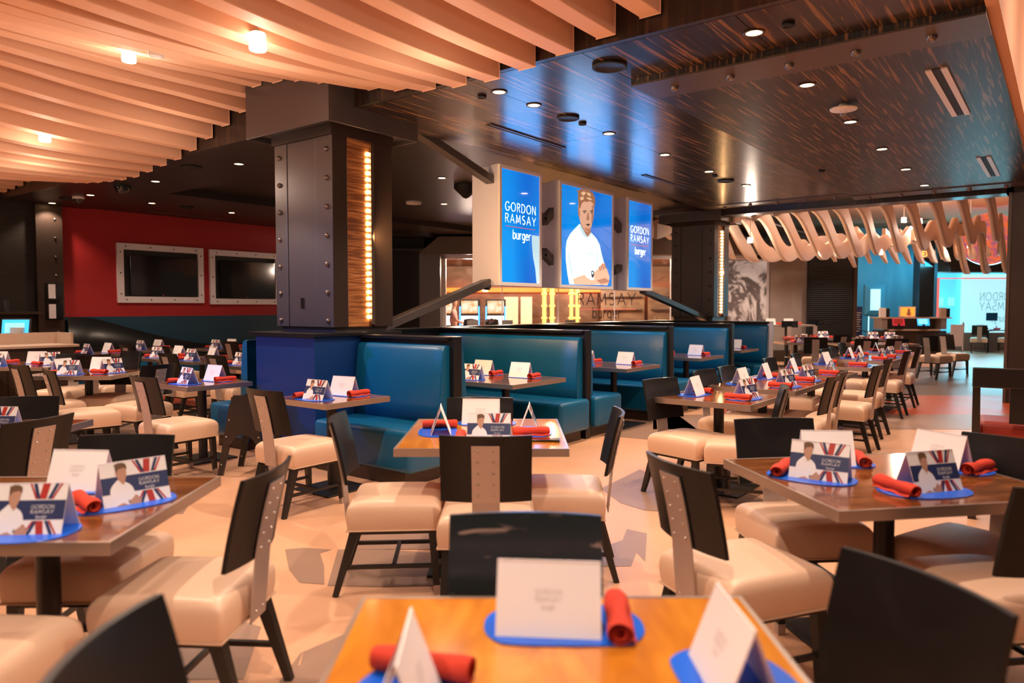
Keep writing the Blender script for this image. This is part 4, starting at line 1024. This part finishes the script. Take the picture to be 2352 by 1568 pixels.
for k,px in enumerate((1250,1268,1312,1326)):
    X=(px-1176)/FPX*24; c=vp(X,24); m=MB().cyl((0,0,0),(0,0,2.6),.07 if k<2 else .06,n=16)
    for j in range(5): m.lathe([(.09,.4*j+.3),(.11,.4*j+.34),(.09,.4*j+.38)],16)
    o=m.build('gold_column','gold',loc=(*c,0)); tag(o,'slender golden column glowing behind the glass, %s from the left'%ORD[k],'column','golden columns')
for k,(a,b) in enumerate(((1158,1190),(1196,1222))):
    Z=25; o=frame_box(MB(),(a-1176)/FPX*Z,(b-1176)/FPX*Z,Z,Z+.05,.7,1.85).build('lit_panel','amber'); tag(o,'pale lit panel behind the storefront glass, %s one'%('left','right')[k],'panel')
for k,(a,b) in enumerate(((1380,1480),(1488,1580))):
    Z=25.5; o=frame_box(MB(),(a-1176)/FPX*Z,(b-1176)/FPX*Z,Z,Z+.1,0,2.2).build('display_shelf','bronze_warm'); 
    for j in range(4): frame_box(MB(),(a-1170)/FPX*Z,(b-1182)/FPX*Z,Z-.25,Z-.001,.5+j*.45,.53+j*.45).build('shelf','band',o)
    tag(o,'grey display shelving behind the RAMSAY lettering, %s one'%('left','right')[k],'shelf')
for k,(X,Z) in enumerate(((-1.6,22),(-.2,21.5),(1.2,22),(3,22),(4.5,21.5))):
    lamp_light((*vp(X,Z),2.85),190,(1,.68,.45),.1)
lamp_light((*vp(-1.2,20.4),2.5),70,(1,.75,.6),.1); lamp_light((*vp(3.0,23.6),2.5),150,(1,.75,.55),.1)  # unseen points added to light the person and the shelving
# person behind the glass
def person(X,Z):
    c=vp(X,Z); root=empty('person',(*c,0)); root.rotation_euler.z=R(V_(10))
    P=[('pelvis',(0,0,.93),.14,-1),('waist',(0,0,1.08),.13,0),('chest',(0,0,1.28),.155,1),('neck0',(.0,0,1.43),.065,2),('neck1',(.02,0,1.49),.055,3),
       ('shL',(0,.16,1.38),.065,2),('elL',(.06,.22,1.12),.045,5),('wrL',(.24,.18,1.05),.034,6),
       ('shR',(0,-.16,1.38),.065,2),('elR',(.05,-.22,1.12),.045,8),('wrR',(.22,-.18,1.03),.034,9)]
    def skin(name,pts,mt,par,lv=2):
        me=bpy.data.meshes.new(name); me.from_pydata([q[1] for q in pts],[(i,q[3]) for i,q in enumerate(pts) if q[3]>=0],[])
        me.materials.append(M[mt]); o=bpy.data.objects.new(name,me); COL.objects.link(o); o.parent=par
        s=o.modifiers.new('skin','SKIN'); s.use_smooth_shade=True
        for i,q in enumerate(pts): me.skin_vertices[0].data[i].radius=(q[2],q[2]); me.skin_vertices[0].data[i].use_root=(i==0)
        b=o.modifiers.new('sub','SUBSURF'); b.levels=lv; b.render_levels=lv; return o
    body=[('a',(0,0,.95),.11,-1),('b',(0,0,1.2),.10,0),('c',(0,0,1.42),.07,1),('n',(.015,0,1.5),.052,2),('h0',(.03,0,1.56),.075,3),('h1',(.03,0,1.64),.092,4),('h2',(.02,0,1.72),.07,5),
        ('hipL',(0,.09,.88),.085,0),('kL',(.02,.1,.5),.055,7),('aL',(-.02,.1,.1),.038,8),('tL',(.12,.1,.04),.035,9),
        ('hipR',(0,-.09,.88),.085,0),('kR',(.02,-.1,.5),.055,11),('aR',(-.03,-.1,.1),.038,12),('tR',(.11,-.1,.04),.035,13),
        ('sL',(0,.17,1.38),.05,2),('eL',(.05,.23,1.12),.04,15),('wL',(.24,.17,1.05),.028,16),('hL',(.31,.15,1.05),.03,17),
        ('sR',(0,-.17,1.38),.05,2),('eR',(.04,-.23,1.12),.04,19),('wR',(.22,-.18,1.03),.028,20),('hR',(.29,-.17,1.03),.03,21)]
    b=skin('body',body,'real_skin',root)
    skin('shirt',[('a',(0,0,.93),.14,-1),('b',(0,0,1.2),.135,0),('c',(0,0,1.38),.115,1),('sL',(0,.17,1.385),.066,2),('eL',(.045,.225,1.15),.056,3),('sR',(0,-.17,1.385),.066,2),('eR',(.035,-.225,1.15),.056,5)],'pink_shirt',root)
    skin('trousers',[('a',(0,0,.93),.13,-1),('hL',(0,.09,.85),.1,0),('kL',(.02,.1,.5),.07,1),('aL',(-.02,.1,.12),.055,2),('hR',(0,-.09,.85),.1,0),('kR',(.02,-.1,.5),.07,4),('aR',(-.03,-.1,.12),.055,5)],'jeans',root)
    skin('hair',[('a',(0,0,1.60),.085,-1),('b',(.0,0,1.70),.092,0),('c',(.04,0,1.76),.07,1)],'hair',root)
    tag(root,'person in a pink shirt standing sideways before the slot machines','person')
person((1042-1176)/FPX*21.6,21.6)
# bar tables near the glass
def bar_table(X,Z,w,label,mt='leg'):
    c=vp(X,Z); o=empty('bar_table',(*c,0)); o.rotation_euler.z=YAW
    MB().box(-w/2,w/2,-.3,.3,1.02,1.06).build('tabletop','tv' if mt=='leg' else 'edge',o,bevel=.004); MB().cyl((0,0,.02),(0,0,1.02),.05).build('pedestal','leg',o); MB().box(-.25,.25,-.25,.25,0,.02).build('foot_plate','leg',o)
    tag(o,label,'bar table'); return c
def bar_set(X,Z,label):
    c=vp(X,Z); b=use(CARD,'c',(c[0],c[1],1.061),YAW); tag(b,'white tent card on the '+label,'tent card','tent cards')
    c=vp(X+.22,Z-.03); d=use(NAP,'n',(c[0],c[1],1.061),YAW+1.4); tag(d,'rolled red napkin on the '+label,'napkin','red napkin rolls')
bar_table(-.45,16,1.9,'long black bar table in front of the storefront glass, left one'); bar_set(-.85,15.9,'left bar table, left end'); bar_set(-.1,15.9,'left bar table, right end')
bar_table(1.75,16.3,1.9,'long black bar table in front of the storefront glass, middle one'); bar_set(1.3,16.2,'middle bar table')
bar_table(3.6,16.6,1.2,'long black bar table in front of the storefront glass, right one')
c=bar_table(6.95,18.4,1.2,'high steel edged table by the concrete wall','edge'); bar_set(6.5,18.3,'high steel table, left end'); bar_set(6.95,18.3,'high steel table, right end')
def bar_stool(X,Z,label):
    c=vp(X,Z); o=empty('bar_stool',(*c,0)); o.rotation_euler.z=YAW
    MB().lathe([(.001,.70),(.20,.70),(.225,.73),(.21,.79),(.001,.80)],28).build('seat','red_leather',o)
    MB().cyl((0,0,.02),(0,0,.7),.035).build('post','chrome',o); MB().lathe([(.001,0),(.24,0),(.24,.015),(.05,.04)],28).build('base','chrome',o)
    MB().lathe([(.17,.28),(.185,.29),(.17,.30),(.155,.29),(.17,.28)],28).build('foot_ring','chrome',o)
    MB().grid(lambda u,v:(-.2+.4*u,.17+.06*math.cos((u-.5)*math.pi)*1,1.0+.16*v),12,2).build('backrest','tv',o)
    MB().box(-.05,.05,.19,.2,.78,1.02).build('back_strap','steel',o)
    tag(o,label,'bar stool','red topped bar stools')
bar_stool((1820-1176)/FPX*17.6,17.6,'round red leather bar stool before the concrete wall'); bar_stool((1880-1176)/FPX*18.4,18.4,'round red leather bar stool before the black shutter')

# ================================================================== FAR ROOM
ZR=20.5
def Xp(px,Z): return (px-1176)/FPX*Z
def Zh(py,Z): return EYE+(705-py)*Z/FPX
# framed mural
m=MB(); frame_box(m,Xp(1672,ZR),Xp(1765,ZR),ZR,ZR+.05,1.0,Zh(595,ZR)); o=m.build('framed_mural','white_metal')
frame_box(MB(),Xp(1672,ZR)+.0,Xp(1759,ZR),ZR-.012,ZR-.001,1.05,Zh(599,ZR)).build('mural_picture','mural',o)
tag(o,'large framed black and white kitchen photograph beside the far column','picture')
struct(frame_box(MB(),Xp(1560,ZR),Xp(1766,ZR),ZR+.06,ZR+.2,0,3.4).build('wall_back_right','bronze_dk'))
struct(frame_box(MB(),Xp(1766,ZR),Xp(1852,ZR),ZR-.1,ZR+.2,0,Zh(565,ZR)).build('wall_back_concrete','concrete'))
struct(frame_box(MB(),Xp(1700,ZR),Xp(1852,ZR),ZR-.5,ZR-.1,0,.30).build('baseboard_back','bronze_dk'))
m=MB(); Z=ZR-.3
o=empty('louvred_shutter',(*vp(Xp(1906,Z),Z),0)); o.rotation_euler.z=YAW; hw=(Xp(1957,Z)-Xp(1855,Z))/2; zt=Zh(568,Z)
MB().box(-hw,hw,0,.1,0,zt).build('panel','black',o); q=MB()
for k in range(52): q.box(-hw+.03,hw-.03,-.03,.0,.1+k*(zt-.25)/52,.1+k*(zt-.25)/52+.028)
q.build('slats','black',o); MB().box(hw,hw+.1,-.06,.1,0,zt+.08).build('side_trim','brown_panel',o)
tag(o,'tall black louvred shutter with brown wood trim in the far room','shutter')
# cyan wall and windows
ZB=25.0
struct(frame_box(MB(),Xp(1940,ZB),Xp(2150,ZB),ZB,ZB+.2,0,4.2).build('wall_far_blue','blue_wall'))
struct(frame_box(MB(),Xp(2150,ZB),Xp(2460,ZB),ZB+.0,ZB+.2,0,.62).build('wall_far_dado','concrete'))
struct(frame_box(MB(),Xp(2150,ZB),Xp(2460,ZB),ZB+.0,ZB+.2,Zh(625,ZB),4.3).build('wall_far_upper','bronze_dk'))
m=frame_box(MB(),Xp(2150,ZB),Xp(2460,ZB),ZB+.6,ZB+.62,.6,Zh(625,ZB)); struct(m.build('window_daylight','cyan_win'))
m=frame_box(MB(),Xp(2226,ZB),Xp(2460,ZB),ZB+.5,ZB+.52,.6,Zh(628,ZB)); struct(m.build('window_street','pale_win'))
m=MB(); frame_box(m,Xp(2152,ZB)-.02,Xp(2152,ZB)+.03,ZB-.04,ZB+.02,.62,Zh(638,ZB)); frame_box(m,Xp(2152,ZB),Xp(2460,ZB),ZB-.04,ZB+.02,Zh(638,ZB)-.04,Zh(638,ZB)); struct(m.build('window_2','redline'))
o=frame_box(MB(),Xp(2153,ZB),Xp(2460,ZB),ZB,ZB+.012,.64,Zh(639,ZB)-.05).build('window_pane','glass'); tag(o,'large clear window pane with mirrored lettering at the far right','window pane'); WP=o
m=MB(); cx=Xp(2290,ZB)
def pm(u,v): p_=vp(cx+u,ZB-.01); return (p_[0],p_[1],v)
put_text(m,'GORDON',.27,pm,.06,.22,0,width=1.25,mirror=True,cy=Zh(690,ZB)); put_text(m,'RAMSAY',.27,pm,.06,.22,0,width=1.25,mirror=True,cy=Zh(712,ZB))
put_text(m,'burger',.24,pm,.07,.16,0,width=.6,mirror=True,cy=Zh(738,ZB))
m.build('mirrored_lettering','grey_vinyl',WP)
o=frame_box(MB(),Xp(2264,ZB),Xp(2290,ZB),ZB-.02,ZB-.005,Zh(736,ZB),Zh(718,ZB)).build('window_notice','teal'); tag(o,'small dark blue notice stuck on the far right window','notice')
for k,(a,b) in enumerate(((2154,2165),(2176,2190))):
    o=frame_box(MB(),Xp(a,ZB),Xp(b,ZB),ZB-.02,ZB-.005,Zh(702,ZB),Zh(683,ZB)).build('window_poster','pos_w'); tag(o,'small pale blue poster on the far window, %s one'%('left','right')[k],'poster')
# black pillar with exit sign
Z=23.8
o=frame_box(MB(),Xp(2110,Z),Xp(2143,Z),Z,Z+.4,0,4.2).build('dark_pillar','dark_wood'); tag(o,'dark wood pillar behind the host stand','pillar')
ex=empty('exit_sign',(*vp(Xp(2125,Z),Z-.05),Zh(584,Z))); ex.rotation_euler.z=YAW
MB().box(-.24,.24,-.02,.02,-.12,.12).build('housing','white_metal',ex); m=MB(); put_text(m,'EXIT',.15,lambda u,v:(u,-.022,v-.075),.20,.16,width=.38); m.build('lettering','exit',ex)
tag(ex,'lit orange EXIT sign on the dark pillar in the far room','exit sign')
o=frame_box(MB(),Xp(2120,Z),Xp(2132,Z),Z-.02,Z-.002,Zh(612,Z),Zh(601,Z)).build('pillar_placard','teal'); tag(o,'small green placard under the EXIT sign','placard')
# blue display with deep frame
Z=ZB-.02; o=empty('framed_display',(*vp(Xp(2007,Z),Z),Zh(688,Z))); o.rotation_euler.z=YAW; a=Xp(2030,Z)-Xp(2007,Z); h=(Zh(650,Z)-Zh(720,Z))/2
m=MB(); t=.16
for q_ in ([(-a,-h),(a,-h),(a-t,-h+t),(-a+t,-h+t)],[(a,-h),(a,h),(a-t,h-t),(a-t,-h+t)],[(a,h),(-a,h),(-a+t,h-t),(a-t,h-t)],[(-a,h),(-a,-h),(-a+t,-h+t),(-a+t,h-t)]):
    V=[(q_[0][0],-.02,q_[0][1]),(q_[1][0],-.02,q_[1][1]),(q_[2][0],-.10,q_[2][1]),(q_[3][0],-.10,q_[3][1])]; V+=[(x,0,z) for x,_,z in V]
    m.add(V,[(0,1,2,3),(7,6,5,4),(0,1,5,4),(1,2,6,5),(2,3,7,6),(3,0,4,7)])
m.build('frame','blue_wall',o); MB().box(-a+t,a-t,-.05,-.03,-h+t,h-t).build('screen','pale_win',o); tag(o,'bright upright display in a deep blue frame on the far wall','display')
# standing notice
Z=22.5; o=frame_box(MB(),Xp(1962,Z),Xp(1980,Z),Z,Z+.04,0,Zh(704,Z)).build('standing_notice','navy'); m=MB()
for k in range(9): frame_box(m,Xp(1964,Z),Xp(1974+(k%3)*2,Z),Z-.004,Z-.001,.75+k*.07,.775+k*.07)
m.build('text_lines','faint',o); tag(o,'dark notice board with pale text lines beside the shutter','notice board')
# host stand
Z=21.6; o=empty('host_stand',(*vp(Xp(2100,Z),Z),0)); o.rotation_euler.z=YAW
MB().box(-.96,.96,0,.55,0,.80).build('cabinet','brown_panel',o); MB().box(-.75,.75,-.06,.3,.80,.84).build('worktop','counter',o)
MB().box(-.96,-.80,0,.5,.84,1.16).box(.80,.96,0,.5,.84,1.16).box(-.8,.8,.45,.5,.84,1.16).build('upright','concrete',o); MB().box(-1.05,1.08,-.05,.55,1.16,1.20).build('top_shelf','counter',o,bevel=.004)
sp_=MB().box(.92,1.28,-.3,-.26,.35,.99).build('steel_side_panel','white_metal',o)
tag(o,'host stand with two monitors in the far room','host stand')
c=vp(Xp(2065,21.5),21.5); monitor(c[0],c[1],.84,YAW,'red screened monitor on the host stand, left one','redscreen','pred',1.0)
c=vp(Xp(2122,21.5),21.5); monitor(c[0],c[1],.84,YAW,'blue screened monitor on the host stand, right one')
Z=21.9; ps=empty('framed_portrait',(*vp(Xp(2083,Z),Z),1.20)); ps.rotation_euler.z=YAW; MB().box(-.24,.24,-.03,.03,0,.32).build('frame','white_metal',ps); MB().box(-.21,.21,-.034,-.03,.03,.29).build('picture','orange_glow',ps)
m=MB().lathe([(.001,0),(.06,.02),(.07,.08),(.04,.13),(.045,.17),(.03,.22),(.001,.235)],16); fo=m.build('portrait_head','real_skin',ps); fo.scale=(1,.05,1); fo.location=(.03,-.037,.03)
tag(ps,'orange framed portrait print standing on the host stand','picture')
for k,(px,l) in enumerate(((2028,'small standing menu at the left end of the host stand'),(2166,'brown menu box at the right end of the host stand'))):
    c=vp(Xp(px,21.8),21.8); o=MB().box(-.11,.06,-.05,.05,0,.28).build('menu_stand','card' if k==0 else 'counter',loc=(c[0],c[1],1.2),rz=YAW); MB().box(.062,.17,-.05,.05,0,.26).build('side','black',o); tag(o,l,'menu stand')
# stanchion with rope
Z=22.9; c=vp(Xp(2213,Z),Z); o=MB().lathe([(.001,0),(.17,0),(.17,.02),(.06,.06),(.028,.12),(.025,.9),(.035,.92),(.035,.96),(.025,.98),(.04,1.0),(.001,1.03)],24).build('stanchion','chrome',loc=(*c,0))
tag(o,'polished steel stanchion on the floor of the far room','stanchion')
m=MB(); pts=[Vector((*vp(Xp(2213,Z)-t*1.0,Z-.5*t),.93-.42*math.sin(t*1.35))) for t in [i/14 for i in range(15)]]
for a,b in zip(pts,pts[1:]): m.cyl(a,b,.022,n=8)
tag(m.build('barrier_rope','navy'),'dark rope hanging from the stanchion to the host stand','rope')
# second rope by the notice board
m=MB(); pts=[Vector((*vp(Xp(1965,22)+t*1.1,22),.86-.12*math.sin(t*math.pi))) for t in [i/12 for i in range(13)]]
for a,b in zip(pts,pts[1:]): m.cyl(a,b,.018,n=8)
tag(m.build('barrier_rope','navy'),'dark rope sagging in front of the blue wall','rope')
Z=24.6; c=vp(Xp(1995,Z),Z); o=MB().cyl((0,0,.2),(0,0,Zh(726,Z)),.02).build('light_tube','pale_win',loc=(*c,0)); tag(o,'thin bright upright tube before the blue wall','light')
# globe pendant
c=vp(Xp(2265,21),21); o=MB().lathe([(.75*math.sin(R(a)),.75*math.cos(R(a))) for a in range(2,180,8)],32).build('globe_pendant','globe',loc=(*c,3.45)); MB().cyl((0,0,.75),(0,0,1.4),.01,n=6).build('cord','black',o); tag(o,'big orange and violet mosaic globe hanging at far right','pendant')
# ribbons: wavy boards of the far room
nr=0
def ribbon(x,y0,y1,fn,th=.09,h=.26,label='',n=34,mt='ribbon'):
    V=[];F=[]
    for j in range(n+1):
        t=j/n; y=y0+(y1-y0)*t; z=fn(t)
        hh=h*(1-.93*max(0,(t-.86)/.14)**1.4)
        dx=.05*math.sin(t*6.0)
        V+=[(x-th/2+dx,y,z),(x+th/2+dx,y,z),(x+th/2+dx,y,z+hh),(x-th/2+dx,y,z+hh)]
    for j in range(n):
        for k in range(4): F.append((4*j+k,4*j+4+k,4*j+4+(k+1)%4,4*j+(k+1)%4))
    F+=[(3,2,1,0),(4*n,4*n+1,4*n+2,4*n+3)]
    m=MB(); m.add(V,F,0,True); m.sm[-1]=m.sm[-2]=False
    m.v=[(a,b,c_) for a,b,c_ in m.v]; o=m.build('ceiling_ribbon',mt); 
    for p_ in o.data.polygons: p_.use_smooth=abs(p_.normal.z)>.5
    tag(o,label,'ceiling ribbon','wavy ceiling ribbons'); return o
for i in range(22):
    x=-8.3+i*.42
    y1=min(19.6+1.6*math.sin(i*.9)+.12*i*.5,((19.5 if x>-6.3 else 18.2)+.606*x)/.795)
    def fn(t,x=x,y1=y1):
        y=14.3+(y1-14.3)*t; q=x*.45
        return 3.20-.085*(y-14.3)+.27*math.cos((y-14.3)*1.45+q*.8)+.06*math.sin((y-14)*.7+x)
    ribbon(x,14.3,y1,fn,th=.085,h=.36,n=44,label='wavy cream ceiling ribbon of the far room, %s from the left'%ORD[i])
for i in range(12):
    x=-4.0+i*.30
    def fn(t,x=x): return 3.12-.34*t+.12*math.cos(t*7+x*1.2)
    ribbon(x,18.6,22.4,fn,th=.08,h=.26,n=34,label='cream ribbon hanging low at the far end, %s from the left'%ORD[i])
for X,Z in ((4.5,17.5),(7.5,17.5),(10.5,19.5)): lamp_light((*vp(X,Z),3.95),45,WARM2,.15)  # unseen points added to light the ceiling above the ribbons
for k,(px,py,Z) in enumerate(((1720,558,16.2),(2070,512,17),(2106,515,16.5),(2205,542,18),(2222,570,19.5))):
    c=vp(Xp(px,Z),Z); cup_lamp((*c,Zh(py,Z)),'frosted cup lamp glowing between the far ribbons, %s from the left'%ORD[k],stem=4.36-Zh(py,Z)); lamp_light((*c,Zh(py,Z)-.1),30,WARM2,.08)
# far-room and aisle lights
for X,Z in ((4.5,16),(7.0,16.2),(6.5,18.8),(9,18.5),(8.2,16),(3,17.5),(0,17)): lamp_light((*vp(X,Z),2.75),110,WARM2,.08,150,.6)
def area(loc,tgt,w,h,e,col,nm='window_light'):
    l=bpy.data.lights.new(nm,'AREA'); l.shape='RECTANGLE'; l.size=w; l.size_y=h; l.energy=e; l.color=col
    o=bpy.data.objects.new(nm,l); COL.objects.link(o); o.location=loc
    d=Vector(tgt)-Vector(loc); o.rotation_euler=d.to_track_quat('-Z','Y').to_euler(); return o
area((*vp(15.6,24.7),1.8),(*vp(8,15),.3),3.6,2.2,130,(.22,.80,1))
area((*vp(13.2,23.6),3.0),(*vp(12.2,24.9),1.5),2.5,.5,50,(.15,.75,1))  # unseen cyan wash aimed at the blue wall, apart from the window
